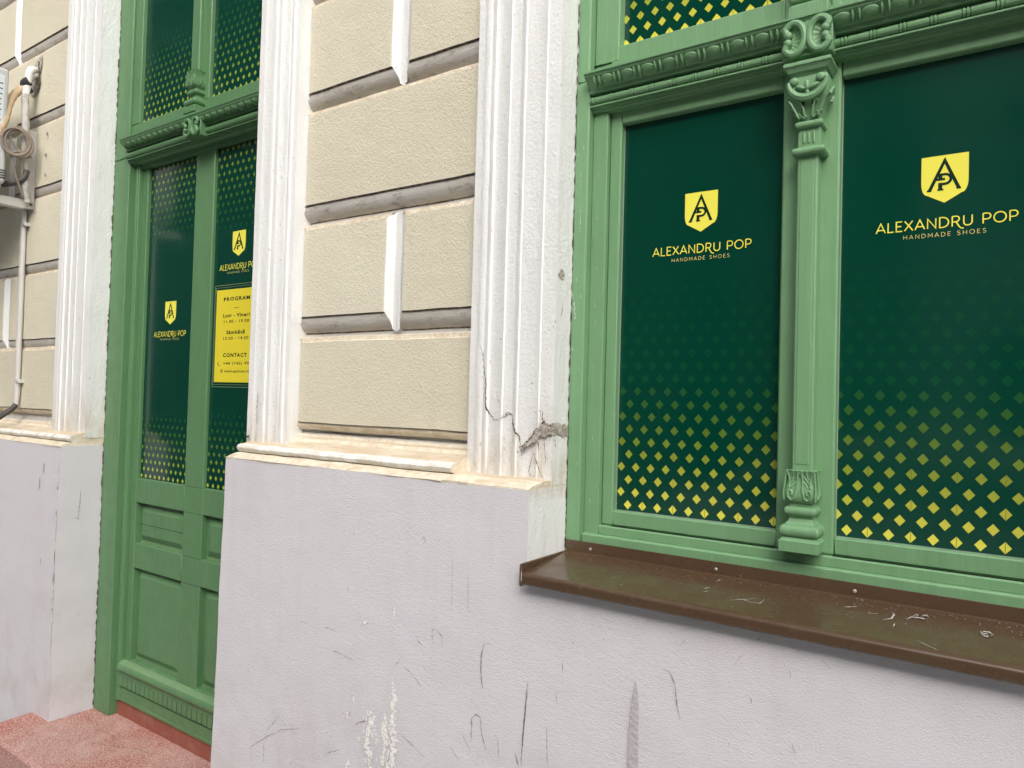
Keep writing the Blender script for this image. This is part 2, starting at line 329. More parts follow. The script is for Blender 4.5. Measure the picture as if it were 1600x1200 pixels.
WHITE=[
([(-1.3681, 0.8409), (-1.3582, 0.8162), (-1.3576, 0.7559)], 0.00581) ,
([(-1.3637, 1.0364), (-1.3661, 1.0001)], 0.00258) ,
([(-1.3981, 0.7272), (-1.38, 0.7035), (-1.3851, 0.6591)], 0.00903) ,
([(-1.3669, 0.7427), (-1.3534, 0.7038), (-1.3495, 0.6129)], 0.00903) ,
([(-1.4265, 0.7268), (-1.4472, 0.6848), (-1.4517, 0.6471), (-1.439, 0.5927)], 0.00774) ,
([(-1.5123, 0.7707), (-1.5085, 0.7345)], 0.00194) ,
([(-1.5312, 0.7137), (-1.532, 0.6836)], 0.00258) ,
([(-1.4855, 0.6521), (-1.4848, 0.6376)], 0.00387) ,
([(-1.5193, 0.5757), (-1.5343, 0.5488)], 0.00516) ,
([(-1.4252, 0.6982), (-1.4149, 0.6505)], 0.00387) ,
([(-1.4893, 0.9652), (-1.4664, 0.9719)], 0.00387) ,
([(-1.4831, 0.8296), (-1.4808, 0.8265)], 0.00323) ,
]
DARK2=[
([(-0.9324, 0.9401), (-0.9369, 0.8528), (-0.944, 0.7384)], 0.00343) ,
([(-0.8382, 1.01), (-0.8365, 0.9523)], 0.00206) ,
([(-0.853, 0.9337), (-0.8505, 0.9088)], 0.00274) ,
([(-0.8762, 0.8471), (-0.8725, 0.7823), (-0.8698, 0.7538)], 0.00206) ,
([(-0.5963, 1.0457), (-0.5799, 1.0429), (-0.5673, 1.0181), (-0.5629, 0.9797), (-0.5546, 0.9491)], 0.00343) ,
([(-0.3404, 1.1025), (-0.3389, 1.086)], 0.00412) ,
([(-0.4267, 1.0275), (-0.4206, 1.0365), (-0.4111, 1.0284), (-0.4122, 1.02)], 0.00206) ,
([(-0.285, 1.1343), (-0.2682, 1.1217)], 0.00206) ,
([(-0.4487, 1.0837), (-0.4285, 1.1158)], 0.00137) ,
([(-0.9632, 0.7627), (-0.9512, 0.7362)], 0.00412) ,
([(-0.0272, 1.0704), (-0.0259, 1.0676)], 0.00343) ,
([(-0.0018, 1.0656), (-0.0009, 1.0623)], 0.00343) ,
([(0.0065, 1.0489), (0.0078, 1.0462)], 0.00412) ,
([(-0.335, 0.9668), (-0.3271, 0.9452)], 0.00206) ,
([(-0.5602, 1.0988), (-0.5468, 1.1181)], 0.00137) ,
([(-0.1721, 1.1175), (-0.1647, 1.1266)], 0.00137) ,
]
GREYDRIP= [(-0.6566, 1.0065), (-0.6632, 0.9742), (-0.668, 0.9252), (-0.6703, 0.8699), (-0.6709, 0.8084), (-0.6465, 0.816), (-0.6473, 0.8766), (-0.6479, 0.9306), (-0.6499, 0.9775)]
CRACK1= [(-1.1693, 1.724), (-1.1635, 1.6905), (-1.1521, 1.6571), (-1.1528, 1.6239), (-1.1534, 1.5907), (-1.1433, 1.5651), (-1.1262, 1.5452), (-1.1039, 1.5504)]
CRACK2= [(-1.1039, 1.5504), (-1.0864, 1.5598), (-1.0688, 1.5604), (-1.0619, 1.5355), (-1.0472, 1.5111), (-1.0315, 1.48)]
CRACK3= [(-1.0016, 1.4747), (-0.9837, 1.4374), (-0.9642, 1.3937)]
CRACK4= [(-0.9716, 1.5777), (-0.9724, 1.5498), (-0.9663, 1.5396)]
PATCHF= [(-0.9752, 1.5392), (-0.9631, 1.5487), (-0.9506, 1.5402), (-0.9361, 1.5429), (-0.9353, 1.5167), (-0.9499, 1.5174), (-0.9618, 1.5084), (-0.9744, 1.5148), (-0.9863, 1.4966), (-1.0068, 1.4849), (-1.0293, 1.4694), (-1.0339, 1.4798), (-1.0114, 1.4953), (-0.9952, 1.5137), (-0.9872, 1.5267)]
PATCHR= [(0.1038, 1.5425), (0.1197, 1.5472), (0.1406, 1.54), (0.1572, 1.5433), (0.1719, 1.5303), (0.1728, 1.5131), (0.1492, 1.508), (0.1281, 1.5156), (0.1051, 1.5161)]
CHIP= [(0.0741, 1.9195), (0.0866, 1.9334), (0.1001, 1.9328), (0.1074, 1.9228), (0.0973, 1.9093), (0.0837, 1.912)]
SILLW= [([(-0.4684, 0.0292), (-0.4477, 0.0467), (-0.429, 0.0381), (-0.4109, 0.0414), (-0.4097, 0.0667)], 3), ([(-0.4488, 0.0396), (-0.427, 0.0644)], 2), ([(-0.2663, 0.1024), (-0.2442, 0.1182)], 4), ([(-0.1937, 0.0693), (-0.1812, 0.0848), (-0.1786, 0.1078), (-0.1828, 0.1202)], 5), ([(-0.2231, 0.0918), (-0.2045, 0.0967)], 3), ([(-0.131, -0.0016), (-0.094, -0.0303)], 2), ([(-0.1573, 0.0945), (-0.1446, 0.1258)], 3), ([(-0.1437, 0.1915), (-0.1355, 0.1928)], 4), ([(-0.1727, 0.0446), (-0.1731, 0.0614)], 3), ([(-0.5363, 0.0691), (-0.5274, 0.0836)], 3), ([(-0.5342, 0.0438), (-0.5243, 0.059)], 3), ([(-0.5287, 0.1286), (-0.525, 0.1428)], 3)]
DROP=[[(-0.0426, 0.089), (-0.0359, 0.1037), (-0.0241, 0.1089), (-0.0201, 0.0942), (-0.0281, 0.0743), (-0.0384, 0.0746) ],[(-0.14, 0.1218), (-0.1332, 0.1352), (-0.1282, 0.1189), (-0.1341, 0.1038)]]
pl = lambda x, z: (x, -.0032, z)
b = MB()
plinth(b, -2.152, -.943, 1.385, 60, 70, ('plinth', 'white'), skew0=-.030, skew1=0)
for P, wd in DARK: b.ribbon(P, wd*.62, pl, 'scratch', .6)
for P, wd in DARK2: 
    if P[0][0] < -.943: b.ribbon(P, wd*.62, pl, 'scratch', .6)
for P, wd in WHITE: b.ribbon(P, wd*1.7, lambda x, z: (x, -.0040, z), 'chalk', .75, .003)
for k in range(300):                       # flaking round the white run: clumps along three vertical streaks
    cx, z0, z1, sp = random.choice(((-1.358, .56, .80, .006), (-1.358, .56, .80, .006), (-1.385, .60, .74, .009), (-1.440, .56, .74, .012), (-1.40, .55, .72, .028)))
    x = random.gauss(cx, sp); z = random.uniform(z0, z1); r = random.uniform(.0008, .006)*(.5 if sp > .02 else 1); st_ = random.uniform(1.2, 2.6)
    b.poly([(x+r*random.uniform(.3, 1.1)*math.cos(a), -.0036-.00001*k, z+st_*r*random.uniform(.3, 1.1)*math.sin(a)) for a in (0, .7, 1.5, 2.3, 3.1, 3.9, 4.7, 5.5)], 'chalk')
for k in range(60):                        # specks of dirt
    x = random.uniform(-2.1, -.98); z = random.uniform(.3, 1.3); r = random.uniform(.0007, .0017)
    b.poly([(x+r*math.cos(a), -.0033, z+r*1.3*math.sin(a)) for a in (0, 1.2, 2.4, 3.6, 4.9)], 'scratch')
b.ribbon([(-1.275, 1.225), (-1.268, 1.235), (-1.262, 1.222), (-1.27, 1.215)], .0035, pl, 'drip', .3); b.ribbon([(-1.472, .975), (-1.463, .970)], .007, pl, 'chalk', .5)
pp = b.build('plinth', H)
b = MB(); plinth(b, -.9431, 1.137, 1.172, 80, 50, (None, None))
for P, wd in DARK2:
    if P[0][0] >= -.943: b.ribbon(P, wd*.62, pl, 'scratch', .6)
g = [(x, -.0030, z) for x, z in GREYDRIP]; b.poly(g, 'drip'); b.poly([(g[4][0], -.0030, g[4][2]), (g[5][0], -.0030, g[5][2]), (g[5][0], -.0030, .3), (g[4][0]+.004, -.0030, .3)], 'drip')
for k in range(60):
    x = random.uniform(-.9, .9); z = random.uniform(.5, 1.15); r = random.uniform(.0006, .0015)
    b.poly([(x+r*math.cos(a), -.0033, z+r*1.3*math.sin(a)) for a in (0, 1.2, 2.4, 3.6, 4.9)], 'scratch')
b.build('plinth', H)
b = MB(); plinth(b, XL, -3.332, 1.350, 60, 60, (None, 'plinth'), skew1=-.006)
for k in range(90):                        # knocked arris showing white
    z = random.uniform(.25, 1.30); h = random.uniform(.003, .016)*(1.6 if .5 < z < 1.1 else 1); wd = random.uniform(.002, .0065)
    b.poly([(-3.3345, -.0035, z), (-3.3345+.002, -.0035, z+h), (-3.3345-wd*.4, -.0035, z+h*.9), (-3.3345-wd, -.0035, z+h*.4)], 'chalk')
for P, wd in (([(-3.47, 1.27), (-3.47, 1.22)], .004), ([(-3.50, 1.21), (-3.505, 1.15)], .005), ([(-3.46, .86), (-3.462, .83)], .004)): b.ribbon(P, wd, pl, 'scratch', .4)
sx = lambda y, z: (-3.3295, y, z)
b.ribbon([(.09, 1.16), (.088, 1.10), (.082, 1.03)], .0025, sx, 'scratch'); b.ribbon([(.07, 1.04), (.095, 1.03)], .002, sx, 'scratch'); b.ribbon([(.10, .62), (.103, .61)], .006, sx, 'scratch')
b.build('plinth', H)
b = MB(); plinth(b, 1.1371, XR, 1.385, 30, 30, ('white', 'plinth')); b.build('plinth', H)
# chipped edge of the middle plinth (white along the window arris) is its painted reveal

# ledge mouldings on top of the plinths
def torus_prof(zb, dz=0.):
    # from wall outward and down: soot roll under the blocks, step, tan slope, white torus, fillet, splay to the plinth
    z = zb
    p = [(.20, z+.108), (.172, z+.106), (.172, z+.092), (.160, z+.090), (.146, z+.084), (.140, z+.076), (.138, z+.070), (.126, z+.060), (.085, z+.050), (.062, z+.044),
         (.052, z+.043), (.042, z+.038), (.037, z+.030), (.040, z+.022), (.048, z+.0165), (.050, z+.0145), (.034, z+.012), (.012, z+.006), (-.002, z-.001), (.0, z-.004), (.20, z-.006)]
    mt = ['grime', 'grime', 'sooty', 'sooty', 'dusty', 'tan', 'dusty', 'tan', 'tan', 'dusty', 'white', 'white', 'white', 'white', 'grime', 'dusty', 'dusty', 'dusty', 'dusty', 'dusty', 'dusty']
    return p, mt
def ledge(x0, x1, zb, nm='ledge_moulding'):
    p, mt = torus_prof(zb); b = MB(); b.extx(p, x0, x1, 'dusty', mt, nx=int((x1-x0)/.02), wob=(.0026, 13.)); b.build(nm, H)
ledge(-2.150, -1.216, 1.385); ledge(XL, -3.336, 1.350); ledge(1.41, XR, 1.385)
for x0, x1 in ((-1.2159, -.944), (1.138, 1.4099)):     # plain dusty ledge under the window pilasters
    b = MB(); b.extx([(.20, 1.41), (.105, 1.403), (.06, 1.400), (.012, 1.392), (-.001, 1.387), (0, 1.381), (.20, 1.379)], x0, x1, 'dusty', ['tan', 'tan', 'dusty', 'dusty', 'dusty', 'dusty', 'dusty'], nx=20, wob=(.003, 13.)); b.build('ledge_moulding', H)

# pilasters / architraves
PROF = [(0, .175), (0, .113), (.100, .112), (.108, .100), (.140, .095), (.176, .099), (.185, .106), (.195, .098), (.240, .095), (.252, .109), (.280, .110), (.350, .105), (.408, .096), (.424, .0925), (.432, .104), (.548, .104),
        (.560, .094), (.600, .091), (.610, .099), (.645, .098), (.72, .101), (.80, .098), (.842, .0915), (.850, .099), (1.0, .0985)]
def prof_y(t):
    for (a, ya), (c, yc) in zip(PROF[1:-1], PROF[2:]):
        if a <= t <= c: return ya+(yc-ya)*(t-a)/max(1e-6, c-a)
    return .1
def pilaster(xo, xi, z0, z1, dy=0., marks=None):
    """xo = outer edge (next to the blocks), xi = arris at the opening"""
    b = MB(); pts = [(xo+(xi-xo)*t, (.0985+(y-.0985)*.44 if y < .17 else y)+dy) for t, y in PROF]; pts += [(xi, .13), (xi, .16), (xi, .32), (xo, .32)]
    nz = int((z1-z0)/.025); rings = []
    for k in range(nz+1):
        z = z0+(z1-z0)*k/nz; ring = []
        for j, (x, y) in enumerate(pts):
            q = noise.noise_vector(Vector((x*11, j*.2, z*8)))+noise.noise_vector(Vector((x*30, 5, z*32)))*.35
            ring.append((x+q.x*.0011, y+(q.y*.0009 if y < .2 else 0), z))
        rings.append(ring)
    b.sweep(rings, 'white')
    if marks: marks(b)
    return b.build('pilaster', H, smooth=50)
def crackmarks(b):
    X0, X1 = -1.216, -.943; fn = lambda x, z: (x, .0985+(prof_y((x-X0)/(X1-X0))-.0985)*.44-.0018, z)
    for P, wd in ((CRACK1, .0021), (CRACK2, .0027), (CRACK3, .0012), (CRACK4, .0022)):
        Q = []
        for a, c in zip(P[:-1], P[1:]):
            for i in range(4): Q.append((a[0]+(c[0]-a[0])*i/4+random.uniform(-.003, .003), a[1]+(c[1]-a[1])*i/4+random.uniform(-.003, .003)))
        Q.append(P[-1]); b.ribbon(Q, wd, fn, 'crack', .5, .003)
    for P in ([(-1.10, 1.556), (-1.08, 1.568), (-1.068, 1.562)], [(-1.0, 1.46), (-1.01, 1.42), (-1.0, 1.40)], [(-.985, 1.50), (-.98, 1.47)], [(-1.165, 1.715), (-1.175, 1.745)], [(-.968, 1.51), (-.962, 1.47), (-.96, 1.44)]): b.ribbon(P, .0012, fn, 'crack', .5, .004)
    def jag(P, f):
        o = []
        for a, c in zip(P, P[1:]+P[:1]):
            for i in range(3): o.append(f(a[0]+(c[0]-a[0])*i/3+random.uniform(-.002, .002), a[1]+(c[1]-a[1])*i/3+random.uniform(-.002, .002)))
        return o
    b.poly(jag(PATCHF, lambda x, z: (x if x < -.947 else -.9408, .0893, z)), 'broken')
    b.poly(jag(PATCHR, lambda y, z: (-.9411, y if y > .109 else .0892, z)), 'broken')
    b.poly(jag(CHIP, lambda y, z: (-.9413, y+.03, z)), 'broken')
    up = PATCHF[:6]; b.ribbon([(x, z-.001) for x, z in PATCHF[:4]], .0030, lambda x, z: (min(x, -.9415), .0886, z), 'crack', .8, .002); b.ribbon(PATCHF[8:12], .0026, lambda x, z: (x, .0886, z), 'crack', .8, .002); b.ribbon(PATCHF[11:15]+PATCHF[:1], .0028, lambda x, z: (x, .0886, z), 'crack', .8, .002)
    for k in range(26):
        x, z = random.choice(PATCHF); x += random.gauss(0, .006); z += random.gauss(0, .006); r = random.uniform(.0008, .0028)
        if x < -.946: b.poly([(x+r*random.uniform(.4, 1.2)*math.cos(t), .0884, z+r*random.uniform(.4, 1.2)*math.sin(t)) for t in (0, 1.1, 2.3, 3.4, 4.6, 5.5)], random.choice(('crack', 'white', 'broken')))
    rv = lambda y, z: (-.9413, y, z)
    b.ribbon([(.110, 1.542), (.125, 1.525), (.135, 1.535), (.155, 1.515)], .003, rv, 'crack', .6, .003); b.ribbon([(.13, 1.86), (.128, 1.83), (.12, 1.81)], .0016, rv, 'crack', .6, .004)
    b.ribbon([(.105, 1.516), (.115, 1.48)], .0015, rv, 'crack', .5, .004)
pilaster(-1.216, -.943, 1.388, 4.3, marks=crackmarks)
def m2(b):
    f = lambda x, z: (x, .079, z)
    b.ribbon([(-2.16, 1.455), (-2.148, 1.448), (-2.14, 1.456)], .005, f, 'crack', .5, .003); b.ribbon([(-2.145, 1.45), (-2.135, 1.425), (-2.115, 1.412)], .002, f, 'crack', .5, .003)
    b.ribbon([(-2.105, 1.47), (-2.107, 1.42), (-2.112, 1.408)], .004, f, 'broken', .5, .004); b.ribbon([(-2.104, 1.62), (-2.106, 1.54), (-2.105, 1.47)], .003, f, 'broken', .6, .006)
    b.ribbon([(-2.09, 1.414), (-2.06, 1.422), (-2.03, 1.416), (-1.99, 1.414)], .003, f, 'crack', .6, .004)
pilaster(-1.962, -2.166, 1.412, 4.3, dy=-.012, marks=m2)
pilaster(-3.664, -3.334, 1.382, 4.3)
pilaster(1.410, 1.136, 1.388, 4.3)

# rusticated blocks: each block a part; face cream, bevels white on the flanks, sooty under
def block(x0, x1, z0, z1, y=.126, left=True, right=True, dark=True, foot=1.):
    b = MB()
    L = [0, .004, .006, .0155, .0215, .0225, .0372]; R = L; K = 7
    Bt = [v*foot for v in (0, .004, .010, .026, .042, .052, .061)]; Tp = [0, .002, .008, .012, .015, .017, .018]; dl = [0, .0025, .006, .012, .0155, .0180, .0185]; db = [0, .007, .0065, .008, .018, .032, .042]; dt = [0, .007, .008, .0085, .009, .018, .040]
    n = 26; face = []
    for i in range(n+1):
        for j in range(9):
            x = x0+(x1-x0)*i/n; z = z0+(z1-z0)*j/8; q = wob((x, 1, z), .0018, 7)
            face.append((x+(q.x if i in (0, n) else 0), y+q.y, z+(q.z*1.3 if j in (0, 8) else 0)))
    b.add(face, [(i*9+j, i*9+9+j, i*9+10+j, i*9+j+1) for i in range(n) for j in range(8)], 'cream')
    def strip(getter, mats, count, ax):
        rings = [[getter(k, i) for i in range(count)] for k in range(K)]
        for k in range(K-1):
            V = rings[k]+rings[k+1]; b.add(V, [(i, i+1, count+i+1, count+i) for i in range(count-1)], mats[k])
    eb = [face[i*9] for i in range(n+1)]; et = [face[i*9+8] for i in range(n+1)]; el = face[:9]; er = face[n*9:n*9+9]
    def g(edge, off, dy, sx, sz):
        def f(k, i):
            p = edge[i]; t = i/(len(edge)-1)
            if sz: ins = -L[k]*(1-t)*1+R[k]*t if False else 0; x = p[0]+(-L[k] if i == 0 else R[k] if i == len(edge)-1 else (-L[k] if t < .5 else R[k])*abs(2*t-1)**14); return (x, p[1]+dy[k], p[2]+sz*off[k])
            z = p[2]+(-Bt[k] if i == 0 else Tp[k] if i == len(edge)-1 else 0); return (p[0]+sx*off[k], p[1]+dy[k], z)
        return f
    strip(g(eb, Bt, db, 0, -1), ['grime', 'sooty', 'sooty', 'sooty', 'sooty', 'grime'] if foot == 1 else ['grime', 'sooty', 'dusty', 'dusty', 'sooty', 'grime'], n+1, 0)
    strip(g(et, Tp, dt, 0, 1), ['dusty']*6, n+1, 0)
    if left: strip(g(el, L, dl, -1, 0), ['white']*6, 9, 1)
    if right: strip(g(er, R, dl, 1, 0), ['white']*6, 9, 1)
    return b.build('stone_block', H, smooth=50)
def courses(rows, xa, xb, vx):
    for k, (z0, z1) in enumerate(rows):
        if k % 2 == 0: block(xa, xb, z0, z1, foot=.54 if k == 0 else 1.)
        else: block(xa, vx[0], z0, z1, left=True); block(vx[1], xb, z0, z1)
mid = [(1.509, 1.772), (1.857, 2.144), (2.229, 2.529), (2.609, 2.893), (2.973, 3.255), (3.335, 3.617), (3.697, 3.98)]
courses(mid, -1.948, -1.222, (-1.569, -1.494))
left = [(1.494, 1.779), (1.835, 2.146), (2.210, 2.520), (2.586, 2.884), (2.951, 3.255), (3.325, 3.62), (3.70, 3.98)]
for k, (z0, z1) in enumerate(left):
    if k % 2 == 0: block(-5.3, -3.69, z0, z1, foot=.54 if k == 0 else 1.); block(XL+.04, -5.38, z0, z1)
    else: block(-5.0, -4.308, z0, z1); block(-4.233, -3.69, z0, z1)
    
courses(mid, 1.416, 3.16, (2.25, 2.325))

# ------------------------------------------------------------------ joinery helpers
GW, GD = 'green_window_paint', 'green_paint_shaded'
def sqloft(b, xc, yb, rings, mat, nseg=3):
    """square baluster loft: rings (z, half width, front y, corner radius)"""
    R = []
    for z, hw, yf, r in rings:
        p = [(xc-hw, yb, z)]
        for k in range(nseg+1): a = PI/2*k/nseg; p.append((xc-hw+r-r*math.cos(a), yf+r-r*math.sin(a), z))
        for k in range(nseg+1): a = PI/2*k/nseg; p.append((xc+hw-r+r*math.sin(a), yf+r-r*math.cos(a), z))
        p.append((xc+hw, yb, z)); R.append(p)
    b.sweep(R, mat)
def arc(c, r0, r1, a0, a1, n): return [(c[0]+r0*math.cos(a0+(a1-a0)*i/n), c[1]+r1*math.sin(a0+(a1-a0)*i/n)) for i in range(n+1)]
def rings_torus(z0, z1, hw, yf, bulge, n=6):
    out = []
    for i in range(n+1):
        a = -PI/2+PI*i/n; c = math.cos(a); out.append(((z0+z1)/2+(z1-z0)/2*math.sin(a), hw-bulge+bulge*c, yf+bulge-bulge*c, .004))
    return out
def column_base(parent, xc, z, yb, mat, k=1.0, dy=0., name='column_base'):
    """plinth block, torus, scotia, small torus and leaf cup, front standing out to y = .15"""
    b = MB(); q = lambda a: z+a*k
    Y = lambda y: yb-(yb-y)*k+dy
    rr = [(q(0), .0405*k, Y(.150), .002), (q(.022), .0405*k, Y(.150), .002), (q(.0235), .039*k, Y(.1515), .002), (q(.030), .033*k, Y(.158), .002)]
    rr += rings_torus(q(.030), q(.056), .0405*k, Y(.150), .010*k)
    rr += [(q(.057), .031*k, Y(.160), .003), (q(.062), .026*k, Y(.166), .003), (q(.069), .0235*k, Y(.169), .003), (q(.075), .0255*k, Y(.166), .003)]
    rr += rings_torus(q(.076), q(.094), .0325*k, Y(.158), .006*k)
    rr += [(q(.0945), .025*k, Y(.166), .003), (q(.101), .025*k, Y(.166), .003)]
    cup = [(.102, .027, .163), (.108, .0315, .157), (.120, .0335, .154), (.133, .031, .156), (.148, .0275, .160), (.160, .027, .161), (.168, .0295, .158), (.171, .031, .156)]
    rr += [(q(a), h*k, Y(y), .008*k) for a, h, y in cup]
    sqloft(b, xc, yb, rr, mat)
    def fy(a):
        for (a0, h0, y0), (a1, h1, y1) in zip(cup[:-1], cup[1:]):
            if a0 <= a <= a1: return y0+(y1-y0)*(a-a0)/(a1-a0)
        return cup[-1][2]
    for sg in (-1, 1):                                     # curled acanthus ribs, front and flank
        for path, rd in (([(.004, .171), (.005, .150), (.006, .128), (.010, .113), (.017, .109), (.023, .115), (.0235, .125), (.019, .130), (.0145, .126), (.0155, .120)], .0024), ([(.027, .171), (.0225, .158), (.020, .146), (.022, .135)], .0022),
                         ([(.0035, .150), (.012, .143), (.017, .135)], .0018), ([(.006, .160), (.013, .152), (.017, .145)], .0018), ([(.013, .171), (.0135, .160), (.017, .152)], .002), ([(.029, .168), (.030, .150), (.0325, .125), (.031, .108)], .0022)):
            P = [(xc+sg*x*k, Y(fy(a))-.0008*k, q(a)) for x, a in path]; b.tube(P, rd*k, mat, 6)
        P = [(xc+sg*(.0325)*k, Y(.175), q(.112)), (xc+sg*.035*k, Y(.178), q(.122)), (xc+sg*.033*k, Y(.182), q(.130)), (xc+sg*.031*k, Y(.178), q(.150)), (xc+sg*.031*k, Y(.172), q(.170))]; b.tube(P, .0022*k, mat, 6)
    b.ball((xc, Y(.160), q(.165)), (.005*k, .004*k, .006*k), mat, 8, 6)
    return b.build(name, parent)
def console(parent, xc, z0, z1, yf, yb, hw, mat):
    b = MB(); h = z1-z0; b.box(xc-hw, xc+hw, yf+.012, yb, z0, z1+.004, mat, .002)
    for sg in (-1, 1):
        cx = xc+sg*hw*.53; cz = (z0+z1)/2; a = hw*.44; c = h*.46
        ang = [math.radians(38+(322-38)*i/28) for i in range(29)]
        rim = [(cx+sg*a*math.cos(t), yf+.004, cz+c*math.sin(t)) for t in ang]
        curl = lambda s_: [(cx+sg*a*.62, yf+.003, cz+s_*c*.36), (cx+sg*a*.42, yf+.004, cz+s_*c*.20), (cx+sg*a*.62, yf+.004, cz+s_*c*.16)]
        b.tube(curl(1)[::-1]+rim+curl(-1), hw*.15, mat, 9)
        for s_ in (1, -1): b.ball((cx+sg*a*.52, yf+.002, cz+s_*c*.24), (hw*.18, hw*.16, hw*.18), mat, 10, 7)
        hub = (cx+sg*a*.72, cz); V = []; nt_ = 5; na = 44                 # ribbed shell
        for i in range(na+1):
            t = math.radians(40+280*i/na)
            for j in range(nt_+1):
                f = j/nt_; x = hub[0]+(cx+sg*a*math.cos(t)-hub[0])*f; z = hub[1]+(cz+c*math.sin(t)-hub[1])*f
                V.append((x, yf+.0035+.007*math.sin(PI*min(1, f*1.05))*(1 if f < 1 else 1)-(.0016*f if i % 4 < 2 else 0), z))
        n = nt_+1; b.add(V, [(i*n+j, i*n+j+1, (i+1)*n+j+1, (i+1)*n+j) for i in range(na) for j in range(nt_)], mat)
    b.box(xc-hw*.16, xc+hw*.16, yf+.004, yf+.02, z0+h*.12, z1-h*.02, mat, .003)
    return b.build('console', parent)
def cornice(parent, x0, x1, P, mat, egg, bead_p, dusty):
    """P: y,z profile from nosing top down to the bottom"""
    b = MB(); prof = P+[(.235, P[-1][1]), (.235, P[0][1]+.004)]
    mats = [mat]*len(prof); mats[-1] = dusty; b.extx(prof, x0, x1, mat, mats)
    (ya, za), (yb, zb) = egg['a'], egg['b']; t = Vector((0, yb-ya, zb-za)); L = t.length; t.normalize(); nn = Vector((0, t.z, -t.y)); 
    if nn.y > 0: nn = -nn
    c = Vector((0, (ya+yb)/2, (za+zb)/2)); X = Vector((1, 0, 0)); x = x0+egg['off']
    while x < x1-.01:
        p = egg['p']
        b.ball(c+X*(x+p*.62)+nn*.0005, (p*.345, L*.47, .0075), mat, 12, 8, (X, t, nn))
        for d in (0, .24): b.ball(c+X*(x+p*d)+nn*.0005, (p*.070, L*.52, .0095), mat, 8, 6, (X, t, nn))
        x += p
    y, z, r = bead_p['c']; p = bead_p['p']; pts = []; rad = []; x = x0+.001
    n = int((x1-x0)/p)+1
    for i in range(n):
        a = x0+i*p
        for d, k in ((0, .80), (.03, 1.1), (.09, 1.1), (.12, .80), (.15, 1.1), (.21, 1.1), (.24, .80), (.28, 1.0), (.97, 1.0)):
            if a+d*p < x1: pts.append((a+d*p, y, z)); rad.append(r*(k if bead_p['rings'] else 1))
    b.tube(pts, rad, mat, 12)
    return b.build('cornice', parent, smooth=26)
def pane(parent, x0, x1, z0, z1, y, px, pz, hx, hz, fadef, x_off=0., z_off=.016, label=None, lines=True):
    b = MB(); b.box(x0-.012, x1+.012, y, y+.012, z0-.012, z1+.012, 'film', 0)
    row = 0; z = z0+z_off
    while z < z1+hz:
        a = fadef(z)
        if a > .004:
            col = 0; x = x0+x_off+(px*.5 if row % 2 else 0)-px
            while x < x1+hx:
                if x > x0-hx:
                    X0 = lambda v: min(max(v, x0-.010), x1+.010)
                    b.poly([(X0(x-hx), y-.0005, z), (X0(x), y-.0005, z-hz), (X0(x+hx), y-.0005, z), (X0(x), y-.0005, z+hz)], 'print', a)
                    if lines and a > .12 and row % 2 == 0 and col % 2 == 0 and x0 < x < x1: b.poly([(x-.0005, y-.0009, z-hz*.9), (x+.0005, y-.0009, z-hz*.9), (x+.0005, y-.0009, z+hz*.9), (x-.0005, y-.0009, z+hz*.9)], 'printline')
                x += px; col += 1
        z += pz; row += 1
    o = b.build('glass_pane', parent, smooth=0, merge=False)
    if label: o['label'] = label
    return o

# ------------------------------------------------------------------ lettering (stroke alphabet, own construction)
def bow(x0, x1, zt, zb, n=10):
    r = (zt-zb)/2; xs = x1-r*.95; return [(x0, zt), (xs, zt)]+[(xs+r*.95*math.cos(a), zb+r+r*math.sin(a)) for a in [PI/2-PI*i/n for i in range(1, n)]]+[(xs, zb), (x0, zb)]
def ell(cx, cz, rx, rz, n=24): return [(cx+rx*math.cos(2*PI*i/n+.3), cz+rz*math.sin(2*PI*i/n+.3)) for i in range(n+1)]
GL = {'A': (.86, [[(.03, 0), (.43, 1), (.83, 0)], [(.17, .30), (.69, .30)]]), 'L': (.60, [[(.1, 1), (.1, 0), (.58, 0)]]), 'E': (.66, [[(.60, 1), (.1, 1), (.1, 0), (.61, 0)], [(.1, .52), (.54, .52)]]),
      'X': (.78, [[(.04, 1), (.74, 0)], [(.72, 1), (.03, 0)]]), 'N': (.88, [[(.1, 0), (.1, 1), (.78, 0), (.78, 1)]]), 'D': (.90, [bow(.1, .82, 1, 0)+[(.1, 1)]]),
      'R': (.80, [bow(.1, .66, 1, .44), [(.1, 1), (.1, 0)], [(.40, .44), (.58, .10), (.70, -.12), (.84, -.24), (1.02, -.27)]]), 'U': (.86, [[(.1, 1), (.1, .36)]+[(.43-.33*math.cos(PI*i/10), .34-.34*math.sin(PI*i/10)) for i in range(1, 10)]+[(.76, .36), (.76, 1)]]),
      'P': (.74, [bow(.1, .68, 1, .42), [(.1, 1), (.1, 0)]]), 'O': (1.06, [ell(.53, .5, .46, .5)]), 'H': (.88, [[(.1, 0), (.1, 1)], [(.78, 0), (.78, 1)], [(.1, .5), (.78, .5)]]),
      'M': (1.0, [[(.1, 0), (.1, 1), (.5, .35), (.9, 1), (.9, 0)]]), 'S': (.74, [[(.62, .86), (.5, .98), (.32, 1), (.15, .92), (.12, .74), (.25, .58), (.48, .48), (.62, .36), (.63, .16), (.5, .02), (.3, 0), (.1, .12)]]), ' ': (.42, [])}
